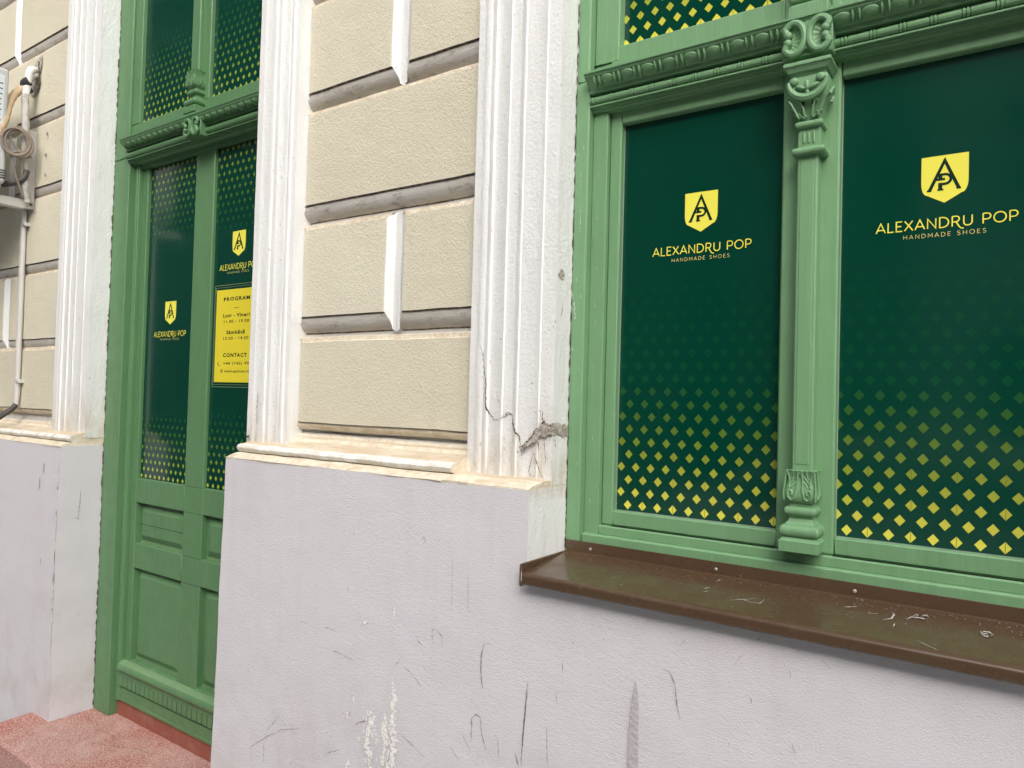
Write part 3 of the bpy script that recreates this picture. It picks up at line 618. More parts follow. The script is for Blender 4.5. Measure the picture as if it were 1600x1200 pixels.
def stroke(b, pts, wd, fn, mat):
    n = len(pts); P = [Vector(p) for p in pts]; L = []; R = []; cl = (P[0]-P[-1]).length < 1e-5
    for i in range(n):
        a = P[i-1] if i > 0 else (P[-2] if cl else None); c = P[i+1] if i < n-1 else (P[1] if cl else None)
        d0 = (P[i]-a).normalized() if a is not None else None; d1 = (c-P[i]).normalized() if c is not None else None
        if d0 is None: d0 = d1
        if d1 is None: d1 = d0
        t = (d0+d1); t = t.normalized() if t.length > 1e-4 else d0; q = Vector((-t.y, t.x)); k = min(2.2, 1/max(.35, q.dot(Vector((-d0.y, d0.x))))); w_ = wd/2*k
        L.append(fn(*(P[i]+q*w_))); R.append(fn(*(P[i]-q*w_)))
    b.add(L+R, [(i, i+1, n+i+1, n+i) for i in range(n-1)], mat)
def text(b, s, x0, x1, zb, h, y, mat, wd=.13, track=.0, sx=1.0):
    tot = sum(GL[c][0]+track for c in s)-track; k = (x1-x0)/tot; x = x0; dd = [0]
    for c in s:
        w_, st = GL[c]
        for P in st:
            dd[0] += 1; stroke(b, [(x+px*k, zb+pz*h) for px, pz in P], wd*h, lambda X, Z, d=dd[0]: (X, y-.00002*d, Z), mat)
        x += (w_+track)*k
def shield(b, cx, zt, wd, ht, y):
    pt = [(-.5, 0), (.5, 0), (.5, -.66)]+[(.5-.13*(1-math.cos(t)), -.66-.32*math.sin(t)) for t in [PI/2*i/6 for i in range(1, 6)]]+[(.36, -.985), (0, -1.2), (-.36, -.985)]+[(-.5+.13*(1-math.cos(t)), -.66-.32*math.sin(t)) for t in [PI/2*i/6 for i in range(5, 0, -1)]]+[(-.5, -.66)]
    f = lambda x, z, d=0.: (cx+x*wd, y-d, zt+z*ht/1.2); b.poly([f(x, z) for x, z in pt], 'yellow'); i = 0
    bowl = [(-.10, -.485), (.01, -.485)]+[(.01+.125*math.sin(PI*k/8), -.605+.12*math.cos(PI*k/8)) for k in range(1, 8)]+[(.01, -.725), (-.10, -.725)]
    for st, w_ in (([(-.32, -.865), (0, -.135), (.30, -.865)], .078), ([(-.375, -.868), (-.28, -.868)], .045), ([(.25, -.868), (.345, -.868)], .045), ([(-.09, -.47), (-.09, -.62)], .085), ([(-.22, -.605), (.01, -.605)], .055), (bowl, .062), ([(-.09, -.69), (-.09, -.86)], .085), ([(-.15, -.865), (-.02, -.865)], .04), ([(.11, -.605), (.21, -.605)], .055), ([(-.15, -.485), (-.06, -.485)], .04)):
        i += 1; stroke(b, st, w_, lambda x, z, d=i: f(x, z, .0003+.00003*d), 'ink')
def logo(parent, cx, z_sh, wd, ht, y, tx0, tx1, tz, th, sx0, sx1, sz, sh, label):
    b = MB(); shield(b, cx, z_sh, wd, ht, y); text(b, 'ALEXANDRU POP', tx0, tx1, tz, th, y, 'yellow', .118, .12); text(b, 'HANDMADE SHOES', sx0, sx1, sz, sh, y, 'paleyellow', .115, .36)
    o = b.build('shop_logo', parent, smooth=0, merge=False); o['label'] = label; return o

# ------------------------------------------------------------------ shop window
b = MB()
WX0, WX1 = -.944, 1.136; CZ0, CZ1 = 2.348, 2.4316; TOP = 3.72
def mirror(x): return .192-x                                  # the window is symmetric about x = .096
for x0, x1, z0, z1, y0 in ((WX0, -.904, 1.205, CZ1-.002, .175), (WX0, -.908, CZ1-.001, TOP, .178)):
    b.box(x0, x1, y0, .30, z0, z1, GW, .004); b.box(mirror(x1), mirror(x0), y0, .30, z0, z1, GW, .004)
for x0, x1 in ((-.9038, -.862),): b.box(x0, x1, .200, .30, 1.245, CZ0+.004, GW, .002); b.box(mirror(x1), mirror(x0), .200, .30, 1.245, CZ0+.004, GW, .002)
b.box(-.8618, mirror(-.8618), .1985, .30, 1.264, 1.2885, GW, .003)       # fixed bottom rail in two steps
b.box(-.9036, mirror(-.9036), .186, .30, 1.236, 1.266, GW, .004); b.box(-.9035, mirror(-.9035), .200, .30, 1.216, 1.2355, 'gap', 0)
b.box(-.9079, mirror(-.9079), .195, .30, TOP-.06, TOP, GW, .003)
b.box(-.9036, mirror(-.9036), .207, .30, CZ0, CZ1+.045, GW, 0)
for k in range(34):
    x = random.choice((-.935, -.925, -.915, -.885, -.87))+random.uniform(-.004, .004); z = random.uniform(1.26, 2.33); y0 = .1745 if x < -.9045 else .1995
    b.ribbon([(x, z), (x+random.uniform(-.001, .001), z+random.uniform(.002, .018))], random.uniform(.0008, .0020), lambda a, c, y=y0: (a, y-.0004, c), 'paint_chip', .6, .002)
for x, z, h, q in ((-.933, 1.86, .035, .0045), (-.930, 1.83, .02, .003), (-.922, 2.10, .07, .0016), (-.9235, 2.20, .05, .0016)): b.ribbon([(x, z), (x+.001, z-h*.5), (x, z-h)], q, lambda a, c: (a, .1741, c), 'paint_chip', .7, .003)
W = b.build('shop_window', H); W['label'] = 'green timber shop window with dark green film, right of the pilaster'
ZB, ZT = 1.3265, 2.3185
panes = [(-.830, -.4275, .4275), (-.310, .502, None), (.6195, 1.022, None)]
panes = [(-.830, -.4275), (-.308, .078), (.196, .5815)]
panes = [(-.830, -.4275), (-.308, .4995), (.620, 1.0225)]
panes = [(-.830, -.4275), (-.308, .0355+.0), (.155, .62)]
# three lights of equal width, carved mullions between them
panes = [(-.830, -.4275), (-.308, .0945), (.2145, .617)]
mull = [-.3667, .1545]
panes.append((.7345, 1.024)); mull.append(.6757)
def tail(t): return max(0., max(0., 1-t/.66)**2.3, .055*max(0., 1-t)) if t > 0 else 1.
def fadeW(z): return tail((z-1.343)/.62)
for i, (x0, x1) in enumerate(panes):
    b = MB(); xl = -.861 if i == 0 else x0-.0595; xr = x1+.0595 if i < 3 else mirror(-.861)
    if i > 0: xl = x0-.0005
    if i < 3: xr = x1+.0005
    # stiles only at the outer ends; between the lights the mullion board closes the sash
    if i == 0: b.box(xl, x0, .2145, .262, 1.2895, CZ0+.002, GW, .003)
    if i == 3: b.box(x1, xr, .2145, .262, 1.2895, CZ0+.002, GW, .003)
    b.box(x0+.0004 if i else x0-.0004, x1, .2155, .262, 1.2895, ZB, GW, .003); b.box(x0+.0004 if i else x0-.0004, x1, .2155, .262, ZT-.002, CZ0+.002, GW, .003)
    b.box(x0-.001, x1+.001, .204, .214, 1.2878, 1.2892, 'gap', 0)
    if 0 < i: b.box(x0-.03, x0-.0002, .2165, .262, 1.29, CZ0+.001, GW, 0)
    if i < 3: b.box(x1+.0002, x1+.03, .2165, .262, 1.29, CZ0+.001, GW, 0)
    b.box(x0, x0+.0013, .2335, .237, ZB, ZT, 'putty', 0); b.box(x0, x1, .2325, .237, ZB-.0005, ZB+.0010, 'putty', 0)
    sash = b.build('sash', W)
    pane(W, x0, x1, ZB, ZT, .236, .040, .0320, .0105, .0117, fadeW, x_off=.032 if i == 0 else .0215, label='film fading to yellow diamonds at its foot')
# upper lights
for i, (x0, x1) in enumerate(panes):
    b = MB(); xl = -.907 if i == 0 else x0-.0007; xr = mirror(-.907) if i == 3 else x1+.0007; xa = x0-.008 if i == 0 else x0
    b.box(xl, xr, .2060, .262, CZ1+.006, 2.517, GW, .003)
    if i == 0: b.box(xl, xa, .2045, .262, 2.4785, TOP-.061, GW, .003); b.box(xl-.001, xa-.02, .2030, .21, 2.4772, 2.4783, 'gap', 0)
    if i == 3: b.box(x1, xr, .2045, .262, 2.5175, TOP-.061, GW, .003)
    b.box(xa+.0005, x1, .2060, .262, 3.62, TOP-.061, GW, .003)
    if 0 < i: b.box(x0-.03, x0-.0002, .2165, .262, 2.50, TOP-.062, GW, 0)
    if i < 3: b.box(x1+.0002, x1+.03, .2165, .262, 2.50, TOP-.062, GW, 0)
    b.build('sash', W)
    pane(W, xa, x1, 2.5165, 3.62, .234, .040, .0320, .0105, .0117, lambda z: tail((z-2.53)/.62), x_off=.004, label='upper film with yellow diamonds')
# cornice on the transom
PW = [(.1394, 2.4365), (.1394, 2.4316), (.1435, 2.4300), (.1448, 2.4254), (.158, 2.4145), (.1715, 2.4045), (.1735, 2.4035), (.1735, 2.3935), (.1960, 2.392), (.1960, 2.3640), (.1770, 2.3635), (.1770, 2.3600), (.1840, 2.3595), (.1840, 2.3555), (.1895, 2.3550), (.1895, 2.3505), (.2000, 2.3490), (.2000, 2.3475)]
cornice(W, -.9037, mirror(-.9037), PW, GW, dict(a=(.1455, 2.4245), b=(.1710, 2.4050), off=.026, p=.0545), dict(c=(.1810, 2.3760, .0088), p=.0545, rings=True), 'green_dusty_paint')
for xc in mull:
    b = MB(); b.box(xc-.0605, xc+.0587, .2085, .262, 1.2897, CZ0+.002, GW, .004)          # mullion board
    b.box(xc-.0605, xc+.0587, .2045, .262, CZ1+.0065, TOP-.061, GW, .003); b.build('mullion_board', W)
    b = MB(); b.box(xc-.0205, xc+.0225, .172, .215, 1.46, 2.15, GW, .0035); b.box(xc-.013, xc+.015, .1705, .18, 1.48, 2.13, GW, .001)
    b.box(xc-.0205, xc+.0225, .172, .215, 2.62, TOP-.062, GW, .0035); b.build('column_shaft', W)
    column_base(W, xc+.001, 1.296, .212, GW); column_base(W, xc+.001, 2.4415, .212, GW)
    # carved capital
    b = MB(); c = xc+.004; rr = []
    rr += rings_torus(2.1430, 2.1585, .034, .157, .006)
    rr += [(2.1587, .0235, .170, .002), (2.2020, .0225, .170, .002)]; rr += rings_torus(2.2022, 2.2150, .0285, .160, .004)
    rr += [(2.2152, .0230, .167, .003), (2.2215, .0235, .167, .003), (2.228, .024, .165, .003), (2.240, .0275, .161, .004), (2.255, .034, .155, .005), (2.268, .041, .148, .006), (2.285, .0425, .146, .006), (2.3005, .041, .147, .006), (2.307, .038, .150, .005)]
    sqloft(b, c, .212, rr, GW)
    rr = [(2.3072, .034, .150, .002), (2.3145, .036, .146, .002), (2.3155, .040, .142, .002), (2.326, .046, .137, .002), (2.3275, .048, .134, .002), (2.3335, .048, .134, .002), (2.335, .047, .135, .002)]
    sqloft(b, c, .212, rr, GW)
    for k in (-1, 0, 1): b.tube([(c+k*.0100, .1700, 2.169), (c+k*.0100, .1685, 2.171), (c+k*.0100, .1685, 2.189), (c+k*.0100, .1700, 2.191)], .0022, GW, 8)
    cres = [(c+.0385*math.cos(t), .1440+.004*abs(math.sin(t)), 2.296+.036*math.sin(t)) for t in [math.radians(180+180*i/16) for i in range(17)]]
    b.tube(cres, [.0040+.0045*math.sin(PI*i/16) for i in range(17)], GW, 8)
    for k in (-1, 1):
        b.ball((c+k*.0265, .144, 2.297), (.0095, .0055, .0085), GW, 12, 8)
        b.ball((c+k*.0125, .144, 2.281), (.0125, .0045, .0045), GW, 10, 7, (Vector((.93, 0, k*.36)), Vector((0, 1, 0)), Vector((-k*.36, 0, .93))))
        b.tube([(c+k*.020, .158, 2.222), (c+k*.026, .155, 2.236), (c+k*.034, .151, 2.252), (c+k*.039, .148, 2.258)], .0026, GW, 6); b.tube([(c+k*.008, .160, 2.224), (c+k*.010, .156, 2.240), (c+k*.015, .151, 2.254), (c+k*.021, .150, 2.252)], .0026, GW, 6)
        for q in (0, 1): b.tube([(c+k*(.004+q*.013), .163, 2.226), (c+k*(.009+q*.011), .161, 2.2205), (c+k*(.016+q*.008), .163, 2.226), (c+k*(.019+q*.008), .158, 2.231)], .0026, GW, 6)
        b.tube([(c+k*.0425, .16, 2.262), (c+k*.0445, .17, 2.275), (c+k*.0445, .185, 2.285), (c+k*.0425, .195, 2.27), (c+k*.039, .19, 2.255)], .0035, GW, 7)
    b.ball((c, .143, 2.284), (.005, .005, .011), GW, 8, 6); b.ball((c, .145, 2.270), (.004, .004, .007), GW, 8, 6)
    for x in (-.010, .010): b.ball((c+x, .1535, 2.250), (.0022, .003, .006), 'gap', 6, 5)
    b.build('capital', W)
    console(W, xc+.001, 2.3530, 2.4270, .140, .205, .050, GW)
logo(W, -.6225, 2.1165, .0815, .0970, .2353, -.7455, -.4995, 1.9695, .0200, -.6950, -.5500, 1.9515, .0082, 'yellow shield with monogram over two lines of lettering, on the left light')
logo(W, -.1155, 2.1195, .0825, .0970, .2353, -.2395, .0080, 1.9725, .0200, -.1885, -.0435, 1.9545, .0082, 'yellow shield with monogram over two lines of lettering, right of the carved mullion')

# brown sheet metal sill
b = MB()
pr = [(.172, 1.247), (.1705, 1.2475), (.1695, 1.246), (.1695, 1.2195), (.165, 1.2170), (-.026, 1.1985), (-.032, 1.1965), (-.036, 1.1925), (-.037, 1.188), (-.036, 1.1735), (-.033, 1.1705), (-.030, 1.172), (-.030, 1.188), (-.024, 1.1925), (.172, 1.213)]
b.extx(pr, -.936, mirror(-.936), 'brown')
def sidecap(x0, x1):
    b.box(x0, x1, .0, .172, 1.203, 1.2165, 'brown', .002); b.box(x0, x1, -.040, .003, 1.1665, 1.2160, 'brown', .004); b.box(x0-.0005, x1, -.0385, .173, 1.2125, 1.2185, 'brown', .002)
sidecap(-.9405, -.9345); sidecap(mirror(-.9345), mirror(-.9405))
surf = lambda x, y: (x, y, 1.1985+(y+.026)*(.0185/.191)+.0009)
for P, wd in SILLW: b.ribbon(P, wd*.00055, surf, 'scuff', .35, .004)
for P in DROP:
    cx = sum(p[0] for p in P)/len(P); cy = sum(p[1] for p in P)/len(P)
    for q in range(14): ax = cx+random.gauss(0, .006); ay = cy+random.gauss(0, .007); r = random.uniform(.001, .0045); b.poly([(*surf(ax+r*random.uniform(.5, 1.3)*math.cos(t), ay+r*random.uniform(.5, 1.3)*math.sin(t))[:2], surf(ax, ay)[2]+.0001*q+.0006) for t in (0, .9, 1.8, 2.6, 3.5, 4.4, 5.3)], 'scuff')
for k in range(420):
    x = random.uniform(-.75, .95) if random.random() < .75 else random.uniform(-.25, .2); y = .165-abs(random.gauss(0, .075)); r = random.uniform(.0003, .0013)
    if y < -.02: continue
    b.poly([surf(x+r*random.uniform(.6, 1.6)*math.cos(a), y+r*math.sin(a)) for a in (0, 1.2, 2.4, 3.6, 4.9)], 'scuff')
for k in range(6): x = -.70+random.gauss(0, .012); y = .06+random.gauss(0, .008); b.poly([surf(x+.002*math.cos(a), y+.002*math.sin(a)) for a in (0, 1.2, 2.4, 3.6, 4.9)], 'crack')
b.ribbon([(-.0385, 1.205), (-.0388, 1.190), (-.0386, 1.178)], .003, lambda y, z: (-.9338, y, z), 'scuff', .3)
sill = b.build('window_sill', H); sill['label'] = 'brown sheet metal sill with scuffs and droppings'
for x in (-.866, -.545, -.258, .04, .36, .7, .98):
    b = MB(); b.tube([(x, .1697, 1.231), (x, .1672, 1.231), (x, .1664, 1.231)], [.0036, .0034, .002], 'screw', 10); b.tube([(x, .1666, 1.231), (x, .1661, 1.231)], [.0012, .0012], 'crack', 6); b.build('screw', sill)

# ------------------------------------------------------------------ door
b = MB()
b.box(-3.335, -3.207, .180, .34, .183, 2.625, GD, .004); b.box(-3.335, -3.219, .1805, .34, 2.6255, 4.0, GD, .004); b.box(-3.333, -3.215, .176, .19, 2.6225, 2.6275, GD, .002)
b.box(-2.262, -2.166, .180, .34, .183, 2.625, GD, .004); b.box(-2.250, -2.166, .1805, .34, 2.6255, 4.0, GD, .004)
b.box(-3.2068, -3.170, .207, .34, .25, 2.612, GD, .003); b.box(-2.2990, -2.2622, .207, .34, .25, 2.612, GD, .003)
b.box(-3.196, -3.181, .2045, .22, .25, 2.605, GD, .003)
b.box(-3.2188, -2.2502, .215, .34, 2.575, 2.72, GD, 0); b.box(-3.2188, -2.2502, .19, .34, 3.94, 4.0, GD, .003)
for k in range(40):
    x = random.uniform(-3.33, -3.21); z = .20+abs(random.gauss(0, .09)); r = random.uniform(.0006, .0022)
    b.poly([(x+r*random.uniform(.4, 1.3)*math.cos(a), .1793, z+r*random.uniform(.4, 1.3)*math.sin(a)) for a in (0, 1.1, 2.2, 3.3, 4.4, 5.4)], 'paint_chip')
D = b.build('shop_door', H); D['label'] = 'green timber double door with glazed upper panels and fanlight, recessed left of the blocks'
DZB, DZT = 1.216, 2.579
# leaf: stiles, rails
b = MB()
def bx(x0, x1, z0, z1, y=.225, bev=.003): b.box(x0, x1, y, .262, z0, z1, GD, bev)
bx(-3.1698, -3.1265, .41, 2.598); bx(-2.762, -2.632, .41, 2.598, .2257); bx(-2.2975, -2.2700, .41, 2.598)
for x0, x1 in ((-3.1262, -2.7622), (-2.6318, -2.2977)):
    bx(x0, x1, DZT-.002, 2.598, .226); bx(x0, x1, 1.110, DZB, .226); bx(x0, x1, .827, .935, .226); bx(x0, x1, .410, .431, .226)
for x0, x1 in ((-3.1262, -2.7622), (-2.6318, -2.2977)): b.box(x0, x1, .2555, .27, .42, 1.12, GD, 0)
for x0, x1 in ((-2.762, -2.632),):
    for z in (DZB-.0005, 1.110, .935, .827): b.box(x0+.002, x1-.002, .2254, .2262, z-.0006, z+.0006, 'gap', 0)
for z in (DZB-.0005, 1.110, .935, .827): b.box(-3.1265-.0008, -3.1265+.0004, .2252, .2262, min(z, z), z+.001, 'gap', 0)
leaf = b.build('door_leaf', D)
def panel(x0, x1, z0, z1, split=None):
    b = MB(); R = []
    for ins, y in ((0, .254), (.010, .2538), (.011, .2535), (.036, .2385), (.039, .2375)):
        R.append([(x0+ins, y, z0+ins), (x1-ins, y, z0+ins), (x1-ins, y, z1-ins), (x0+ins, y, z1-ins)])
    b.sweep(R, GD, True, False); a = R[-1]; b.add(a, [(0, 1, 2, 3)], GD)
    b.add([(x0, .2530, z0), (x1, .2530, z0), (x1, .2530, z0+.011), (x0, .2530, z0+.011)], [(0, 1, 2, 3)], 'green_dusty_paint')
    if split: b.box(x0+.012, x1-.012, .2368, .2385, split, split+.0014, 'gap', 0)
    for k in range(int((x1-x0)/.045)): 
        x = x0+.05+k*.045+random.uniform(-.006, .006)
        if x < x1-.045: b.box(x, x+.0007, .2371, .2385, z0+.04, z1-.04, GD, 0)
    o = b.build('panel', D, smooth=25); return o
for x0, x1 in ((-3.126, -2.7624), (-2.6316, -2.2979)):
    panel(x0, x1, .935, 1.110, 1.018 if x0 < -3 else None); panel(x0, x1, .431, .827)
def fadeD(z):
    return min(1., max(tail((z-1.23)/.58)*.62, tail((2.56-z)/.72)*.45))
for x0, x1 in ((-3.128, -2.760), (-2.634, -2.296)): pane(D, x0, x1, DZB, DZT, .240, .0352, .0310, .0090, .0098, fadeD, x_off=.012, z_off=.012, label='film with small yellow diamonds at head and foot', lines=False)
# bottom weather moulding, notched strip, kick board, threshold
b = MB(); b.extx([(.226, .425), (.214, .423), (.200, .413), (.193, .402), (.192, .392), (.198, .382), (.206, .375), (.206, .362), (.226, .362)], -3.170, -2.302, GD, ['green_dusty_paint', 'green_dusty_paint']+[GD]*7)
x = -3.168
while x < -2.33: b.box(x, x+.0292, .2035, .226, .3195, .3618, GD, .0008); b.box(x+.0293, x+.0344, .2065, .226, .3200, .3610, 'gap', 0); x += .0345
b.build('dentil_moulding', D)
b = MB(); b.box(-3.2066, -2.2624, .2105, .262, .251, .3085, GD, .003); b.box(-3.17, -2.302, .226, .262, .3087, .365, 'gap', 0); b.box(-3.2066, -2.2624, .2085, .22, .251, .268, GD, .003); b.build('kick_board', D)
b = MB(); b.box(-3.2069, -2.2621, .218, .36, .180, .2500, 'redpaint', .004); th = b.build('threshold', D); th['label'] = 'dull red painted threshold'
# transom cornice
PD = [(.1314, 2.690), (.1314, 2.6813), (.1345, 2.678), (.1359, 2.6715), (.150, 2.661), (.1615, 2.6525), (.1635, 2.6515), (.1635, 2.6415), (.188, 2.640), (.188, 2.6065), (.1680, 2.606), (.1680, 2.6025), (.1745, 2.602), (.1745, 2.5985), (.1800, 2.598), (.1800, 2.5945), (.196, 2.594), (.200, 2.5905)]
cornice(D, -3.2065, -2.2000, PD, GD, dict(a=(.1375, 2.6705), b=(.1625, 2.6522), off=.018, p=.042), dict(c=(.1730, 2.6225, .0125), p=.05, rings=False), 'green_dusty_paint')
console(D, -2.653, 2.598, 2.668, .128, .20, .050, GD)
# fanlight
b = MB(); b.box(-3.2185, -2.2505, .1905, .24, 2.688, 2.767, GD, .003); b.box(-3.2185, -3.155, .190, .24, 2.7675, 3.94, GD, .003); b.box(-2.756, -2.637, .191, .24, 2.7675, 3.94, GD, .003); b.box(-2.282, -2.2505, .190, .24, 2.7675, 3.94, GD, .003)
b.box(-2.742, -2.686, .174, .20, 2.86, 3.93, GD, .003); b.build('fanlight_frame', D)
for x0, x1 in ((-3.155, -2.756), (-2.637, -2.282)): pane(D, x0, x1, 2.766, 3.94, .207, .0352, .0310, .0085, .0100, lambda z: tail((z-2.78)/.75)*.58, x_off=.010, z_off=.012, label='fanlight film with yellow diamonds', lines=False)
column_base(D, -2.695, 2.704, .200, GD, 1.0, -.008)
logo(D, -2.9360, 1.978, .0835, .0985, .2393, -3.0590, -2.8140, 1.829, .0215, -3.010, -2.864, 1.8135, .0075, 'yellow shield logo low on the left door pane')
logo(D, -2.4735, 2.228, .0835, .0985, .2393, -2.5940, -2.3500, 2.0800, .0215, -2.543, -2.404, 2.0640, .0075, 'yellow shield logo on the right door pane, over the opening hours')

# ------------------------------------------------------------------ opening-hours sign stuck to the door glass
sg = thing('opening_hours_sign', (-2.473, .2385, 1.63), 'yellow opening hours notice with dark lettering on the right door pane', 'sign')
b = MB(); b.box(-2.604, -2.342, .2380, .2392, 1.638, 2.0015, 'signyellow', .0003, 1); b.build('board', sg, smooth=0)
b = MB()
for x0, x1, z0, z1 in ((-2.618, -2.328, 1.619, 1.6205), (-2.618, -2.328, 2.0195, 2.021), (-2.618, -2.6165, 1.619, 2.021), (-2.3295, -2.328, 1.619, 2.021), (-2.611, -2.335, 1.6285, 1.6295), (-2.611, -2.335, 2.011, 2.012), (-2.611, -2.6100, 1.6285, 2.012), (-2.336, -2.335, 1.6285, 2.012)):
    b.box(x0, x1, .2388, .2394, z0, z1, 'line', 0)
b.build('border', sg, smooth=0)
def fonttext(s, cx, zb, h, y, mat, parent, name, width=None, bold=0., sp=1.0):
    cu = bpy.data.curves.new('f', 'FONT'); cu.body = s; cu.size = 1; cu.align_x = 'CENTER'; cu.offset = bold; cu.resolution_u = 3; cu.space_character = sp
    ob = bpy.data.objects.new('f', cu); COL.objects.link(ob); bpy.context.view_layer.update()
    me = bpy.data.meshes.new_from_object(ob.evaluated_get(bpy.context.evaluated_depsgraph_get())); bpy.data.objects.remove(ob); bpy.data.curves.remove(cu)
    xs = [v.co.x for v in me.vertices]; w0 = max(xs)-min(xs); k = h/.72; kx = (width/w0) if width else k
    for v in me.vertices: v.co = Vector((cx+v.co.x*kx, y, zb+v.co.y*k))
    for v in me.vertices: v.co -= parent.location
    me.materials.clear(); me.materials.append(MATS[mat]); o = bpy.data.objects.new(name, me); COL.objects.link(o); o.parent = parent; return o
SY = .2377; CX = -2.473
for s, zb, h, wd, bo, sp in (('PROGRAM', 1.957, .0145, .166, .035, 1.25), ('Luni - Vineri', 1.893, .0135, .170, .035, 1.2), ('11.00 - 19.00', 1.870, .0120, .160, .018, 1.2), ('Sâmbătă', 1.827, .0135, .118, .035, 1.2), ('10.00 - 14.00', 1.804, .0120, .160, .018, 1.2), ('CONTACT', 1.737, .0145, .150, .035, 1.25), ('+40 (745) 991', 1.707, .0105, .175, .018, 1.2), ('www.apshoes.ro', 1.677, .0105, .160, .018, 1.1)):
    fonttext(s, CX+(.016 if s[0] in '+w' else 0), zb, h, SY, 'ink', sg, 'lettering', wd, bo, sp)
b = MB(); b.box(CX-.016, CX+.016, SY-.0001, SY+.0006, 1.9265, 1.9285, 'ink', 0); b.build('rule', sg, smooth=0); b = MB(); gl = ell(-2.555, 1.682, .0062, .0068, 16)
for i, P in enumerate((gl, [(-2.561, 1.682), (-2.549, 1.682)], ell(-2.555, 1.682, .0028, .0068, 12))): stroke(b, P, .0012, lambda x, z, d=i: (x, SY-.00005*d, z), 'ink')
b.build('icon', sg, smooth=0); b = MB(); stroke(b, [(-2.580, 1.718), (-2.582, 1.712), (-2.576, 1.704), (-2.570, 1.703)], .0030, lambda x, z: (x, SY, z), 'ink')
b.build('icon', sg, smooth=0)

# ------------------------------------------------------------------ doorstep
st = MB(); xs = [-3.49+i*.03 for i in range(54)]
pr = [(.218, .183), (.10, .1835), (-.02, .1838), (-.165, .1835), (-.184, .1815), (-.1915, .176), (-.194, .168), (-.194, .0), (.218, .0)]
rings = []
for x in xs: rings.append([(x, y+wob((x, y, z), .002, 6).y, z+(wob((x, y, z), .0022, 5).z if z > .1 else 0)) for y, z in pr])
st.sweep(rings, 'terrazzo')
cr = lambda x, y: (x, y, .1868)
st.ribbon([(-3.30, .17), (-3.27, .13), (-3.23, .115), (-3.17, .12), (-3.12, .09), (-3.02, .10), (-2.95, .09)], .0016, cr, 'crack', .8, .005); st.ribbon([(-3.02, .02), (-2.90, .06), (-2.82, .10), (-2.72, .12)], .0014, cr, 'crack', .8, .005)
st.ribbon([(-3.33, .0), (-3.33, .10), (-3.32, .178)], .0018, cr, 'crack', .6, .005)
o = st.build('doorstep'); tag(o, 'red terrazzo doorstep with fine cracks at the foot of the green door', 'step')

# ------------------------------------------------------------------ wall unit, bracket, pipes on the far left
AC = thing('air_conditioner', (-4.35, -.18, 2.53), 'light grey air conditioner casing cut off at the left edge, on a wall bracket', 'air conditioner')
b = MB(); b.box(-4.75, -3.951, -.335, -.018, 2.56, 3.112, 'acplastic', .018, 3); b.box(-4.72, -3.965, -.32, -.03, 2.540, 2.5615, 'acplastic', .006); b.build('casing', AC)
b = MB(); b.box(-3.953, -3.9495, -.075, -.040, 2.80, 3.075, 'aclabel', .001, 1)
for k in range(9): b.box(-3.951, -3.9488, -.070, -.048+random.uniform(-.008, .004), 2.83+k*.025, 2.836+k*.025, 'aclabelink', 0)
b.build('rating_label', AC)
b = MB(); 
for k in range(4): b.box(-3.953, -3.9485, -.30, -.022, 2.585+k*.012, 2.589+k*.012, 'gap', 0)
b.build('vent', AC)
b = MB(); b.tube([(-4.35, -.336, 2.84), (-4.35, -.345, 2.84)], .20, 'gap', 32)
for q in range(7): b.tube([(-4.35+(.03+.028*q)*math.cos(t), -.350, 2.84+(.03+.028*q)*math.sin(t)) for t in [2*PI*i/28 for i in range(29)]], .003, 'acplastic', 6)
b.build('fan_grille', AC)
BR = thing('wall_bracket', (-4.02, .12, 2.47), 'pale steel angle bracket bolted to the wall under the air conditioner', 'bracket')
b = MB(); b.box(-4.0095, -4.004, .0935, .1275, 2.477, 2.868, 'galv', .0015); b.box(-4.046, -4.010, .088, .0935, 2.479, 2.866, 'galv', .0015); b.box(-4.0445, -4.0395, .0937, .1275, 2.482, 2.862, 'galv', .001); b.build('upright', BR)
b = MB(); b.box(-4.0095, -4.0045, -.42, .093, 2.4765, 2.518, 'galv', .0015); b.box(-4.046, -4.010, -.42, .0875, 2.474, 2.4785, 'galv', .001); b.build('arm', BR)
b = MB(); b.tube([(-4.0042, .112, 2.500), (-3.9995, .112, 2.500)], .0065, 'crack', 12); b.build('bolt', BR)
b = MB(); b.box(-4.70, -4.665, .06, .1275, 2.477, 2.868, 'galv', .002); b.box(-4.70, -4.665, -.42, .0595, 2.4765, 2.518, 'galv', .002); b.build('arm', BR)
def curve(pts, n=8):
    P = [Vector(p) for p in pts]; o = []
    for i in range(len(P)-1):
        p0 = P[max(i-1, 0)]; p1 = P[i]; p2 = P[i+1]; p3 = P[min(i+2, len(P)-1)]
        for k in range(n): t = k/n; o.append(.5*((2*p1)+(-p0+p2)*t+(2*p0-5*p1+4*p2-p3)*t*t+(-p0+3*p1-3*p2+p3)*t**3))
    o.append(P[-1]); return o
def hosething(name, pts, rad, mat, label, cat, segs=None, loc=None):
    b = MB(); c = curve(pts); b.tube(c, [rad*(1+.06*math.sin(i*1.7)) for i in range(len(c))], mat, 12)
    if segs: segs(b)
    o = b.build(name); tag(o, label, cat); return o
def tape1(b): b.tube(curve([(-4.02, .09, 3.055), (-4.005, .065, 3.085), (-3.985, .075, 3.10)]), .0215, 'blacktape', 12)
hosething('lagged_pipe', [(-4.005, .07, 3.07), (-4.005, .03, 3.03), (-3.985, -.005, 2.96), (-3.965, -.03, 2.86), (-3.960, -.06, 2.78)], .0175, 'foam', 'tan foam lagged pipe with black tape, beside the air conditioner', 'pipe', tape1)
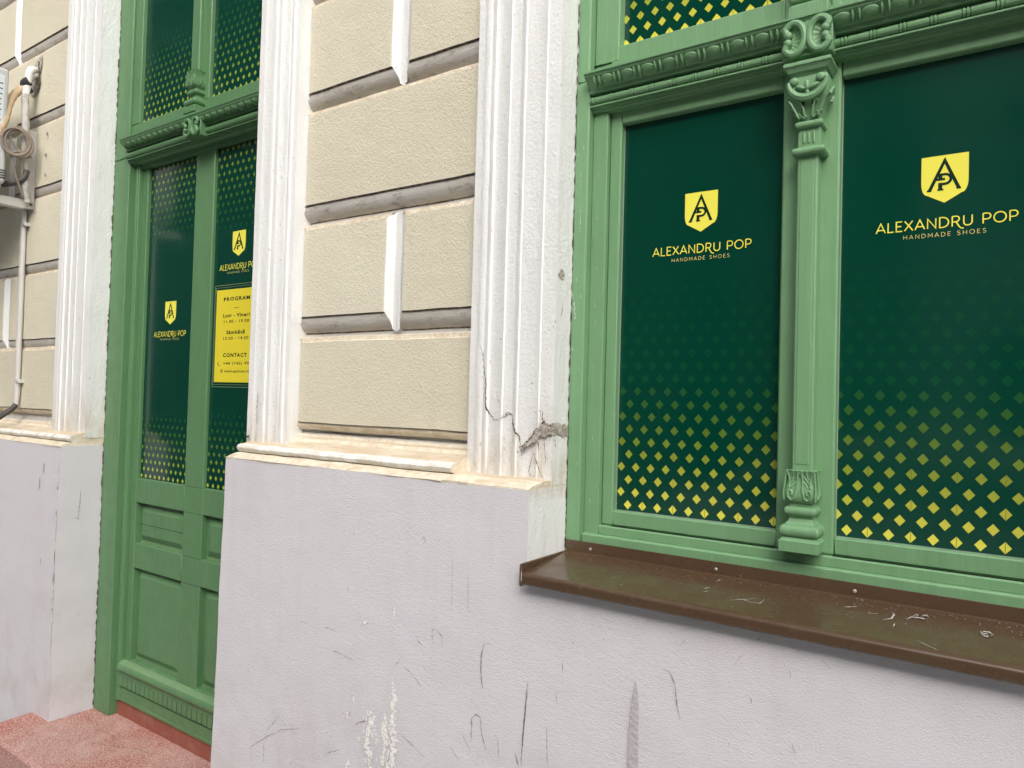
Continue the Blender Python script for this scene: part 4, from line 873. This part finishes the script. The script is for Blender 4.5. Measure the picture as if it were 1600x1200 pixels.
def tape2(b): b.tube(curve([(-4.015, .115, 3.175), (-4.00, .085, 3.16), (-4.0, .075, 3.10), (-3.995, .065, 3.03)]), .0172, 'tapewhite', 12)
hosething('taped_pipe', [(-4.01, .12, 3.15), (-4.005, .085, 3.12), (-3.995, .065, 3.03), (-3.975, .06, 2.95), (-3.962, .06, 2.85), (-3.965, .065, 2.62), (-3.97, .085, 2.50)], .0165, 'tape', 'grey taped pipe dropping from the broken hole in the wall', 'pipe', tape2)
b = MB(); pts = []
for i in range(121):
    t = 2*PI*3.3*i/120+.6; k = i/120; rr_ = 1+.08*math.sin(t*.43); pts.append((-3.935+.39*.054*rr_*math.cos(t)+.010*math.sin(t*.5), .015+.92*.054*rr_*math.cos(t)+.010*math.sin(t*.31), 2.766+.064*rr_*math.sin(t)+.006*k))
pts += [(-3.932, .03, 2.72), (-3.945, .045, 2.66), (-3.955, .05, 2.60)]
b.tube(pts, .0060, 'cable', 8)
b.tube(curve([(-3.925, .075, 2.715), (-3.93, .03, 2.70), (-3.955, -.035, 2.73), (-3.955, -.04, 2.79), (-3.935, .015, 2.845), (-3.915, .06, 2.80), (-3.920, .055, 2.74), (-3.945, .0, 2.71), (-3.95, .02, 2.62), (-3.96, .06, 2.52)]), .0055, 'cable', 8); tag(b.build('cable_coil'), 'loose coil of beige cable hanging in front of the taped pipe', 'cable')
b = MB(); b.tube(curve([(-4.05, -.06, 2.58), (-4.0, -.01, 2.57), (-3.955, .05, 2.60), (-3.955, .07, 2.65)]), .014, 'rubber', 10); tag(b.build('black_hose'), 'short thick black hose behind the bracket upright', 'hose')
cdt = thing('conduit', (-4.05, .1, 1.5), 'pale twin conduit running down the cream blocks from the bracket', 'conduit')
b = MB(); b.tube([(-4.062, .110, 1.60), (-4.066, .110, 2.475)], .0115, 'conduit', 12); b.tube([(-4.062, .110, 1.62), (-4.062, .110, 1.56), (-4.060, .106, 1.505)], [.0135, .0135, .010], 'conduit', 12); b.build('pipe', cdt)
b = MB(); b.tube([(-4.086, .113, 1.555), (-4.090, .113, 2.475)], .009, 'conduit', 10); b.build('pipe', cdt)
for z in (2.405, 1.625):
    b = MB(); b.box(-4.054, -4.030, .098, .126, z-.009, z+.009, 'conduit', .002); b.tube([(-4.038, .0985, z), (-4.038, .095, z)], .005, 'screw', 8); b.build('clip', cdt)
b = MB(); b.tube(curve([(-4.060, .106, 1.51), (-4.062, .088, 1.485), (-4.075, .055, 1.455), (-4.10, .02, 1.42), (-4.17, -.01, 1.38), (-4.30, -.03, 1.30)]), .0125, 'rubber', 10); tag(b.build('drain_hose'), 'dark rubber hose curving out of the conduit foot over the ledge', 'hose')
b = MB(); b.ribbon([(.1785+.0006*math.sin(i*1.3), .2+i*.12) for i in range(29)], .0035, lambda y, z: (-3.3285, y, z), 'crack', .9, .012, False); b.build('plaster_gap', H, smooth=0)
b = MB(); b.ribbon([(.1735+.0006*math.sin(i*1.3), 1.225+i*.12) for i in range(20)], .0030, lambda y, z: (-.9415, y, z), 'crack', .9, .010, False); b.build('plaster_gap', H, smooth=0)
# broken hole and three old screw holes in the block beside them belong to the wall
b = MB(); hole = [(-4.085, 3.07), (-4.03, 3.05), (-3.995, 3.09), (-3.985, 3.15), (-3.965, 3.20), (-3.97, 3.245), (-4.00, 3.235), (-4.03, 3.22), (-4.06, 3.20), (-4.07, 3.14), (-4.09, 3.11)]
b.poly([(x, .1195, z) for x, z in hole], 'broken'); b.ribbon([(-4.0, 3.22), (-3.99, 3.15), (-3.995, 3.06)], .022, lambda x, z: (x, .1185, z), 'crack', .5, .01)
b.build('broken_hole', H, smooth=0)
for x, z in ((-3.875, 2.832), (-3.879, 2.728), (-3.877, 2.630)):
    b = MB(); b.poly([(x+.006*math.cos(a)*random.uniform(.7, 1.2), .1195, z+.010*math.sin(a)*random.uniform(.7, 1.2)) for a in [2*PI*i/9 for i in range(9)]], 'crack'); b.build('screw_hole', H, smooth=0)

# ------------------------------------------------------------------ the far side of the street (unseen but for reflections; heights, gaps and tones shaped for them)
def far_house(x0, x1, h, mat, lab, y=-10.0, floors=4):
    o = thing('street_house', ((x0+x1)/2, y-4, 0), lab, 'house'); b = MB(); b.box(x0, x1, y-10, y, -.1, h, mat, .05); b.build('wall', o, smooth=0)
    b = MB(); b.box(x0-.15, x1+.15, y-.01, y+.25, h-.2, h+.1, 'opptrim', .03); b.build('eaves', o, smooth=0)
    b = MB(); b.extx([(y+.3, h+.1), (y-5, h+2.6), (y-10.3, h+.1)], x0-.1, x1+.1, 'rooftile'); b.build('roof', o, smooth=0)
    for fl in range(floors):
        z0 = .9+fl*3.2; n = int((x1-x0-1)/3)
        for k in range(n):
            x = x0+.9+k*3.0; b = MB(); b.box(x-.15, x+1.35, y-.05, y+.07, z0-.15, z0+1.95, 'opptrim', .02); f = b.build('window', o, smooth=0); b = MB(); b.box(x, x+1.2, y+.0, y+.075, z0, z0+1.8, 'oppglass', 0); b.build('window_glass', f, smooth=0)
far_house(-34, -4.7, 15.5, 'opp', 'tall dark ochre house across the street with a clay roof')
far_house(-3.9, -1.7, 10.2, 'opp', 'narrow dark house beyond the gap across the street', floors=3)
far_house(-1.2, 22, 8.6, 'opppale', 'paler lower house beside the tall one across the street', floors=2)

CA = thing('parked_car', (-1.0, -4.7, -.13), 'white hatchback parked along the kerb facing the shop window', 'car')
def carbody():
    b = MB(); out = [(-2.0, .30), (-2.05, .55), (-1.98, .78), (-1.75, .86), (-1.1, .95), (-.45, 1.38), (.1, 1.47), (.9, 1.45), (1.55, 1.30), (1.95, .95), (2.05, .6), (2.02, .32), (1.62, .28), (1.0, .25), (-1.0, .25), (-1.65, .28)]
    R = []
    for y, k, tp in ((-.84, .97, .0), (-.80, 1.0, .5), (-.62, 1.0, 1.), (.62, 1.0, 1.), (.80, 1.0, .5), (.84, .97, .0)):
        R.append([(-1.0+x*k, -4.7+y*(1-.22*max(0, z-.9)/.5), -.13+z*(1 if tp else .99)) for x, z in out])
    b.sweep(R, 'carpaint'); return b
carbody().build('body', CA, smooth=50)
for sy in (-1, 1):
    b = MB(); b.poly([(-1.0+x, -4.7+sy*(.848-.19*max(0, z-.9)/.5), -.13+z) for x, z in ((-.95, .98), (-.42, 1.32), (.1, 1.39), (.9, 1.37), (1.4, 1.24), (1.5, .98))], 'oppglass'); b.build('side_window', CA, smooth=0)
    for x in (-1.3, 1.3):
        b = MB(); b.tube([(-1.0+x, -4.7+sy*.70, .18), (-1.0+x, -4.7+sy*.86, .18)], .31, 'tyre', 24); wo = b.build('wheel', CA); b = MB(); b.tube([(-1.0+x, -4.7+sy*.82, .18), (-1.0+x, -4.7+sy*.87, .18)], .20, 'carpaint', 20); b.build('rim', wo)
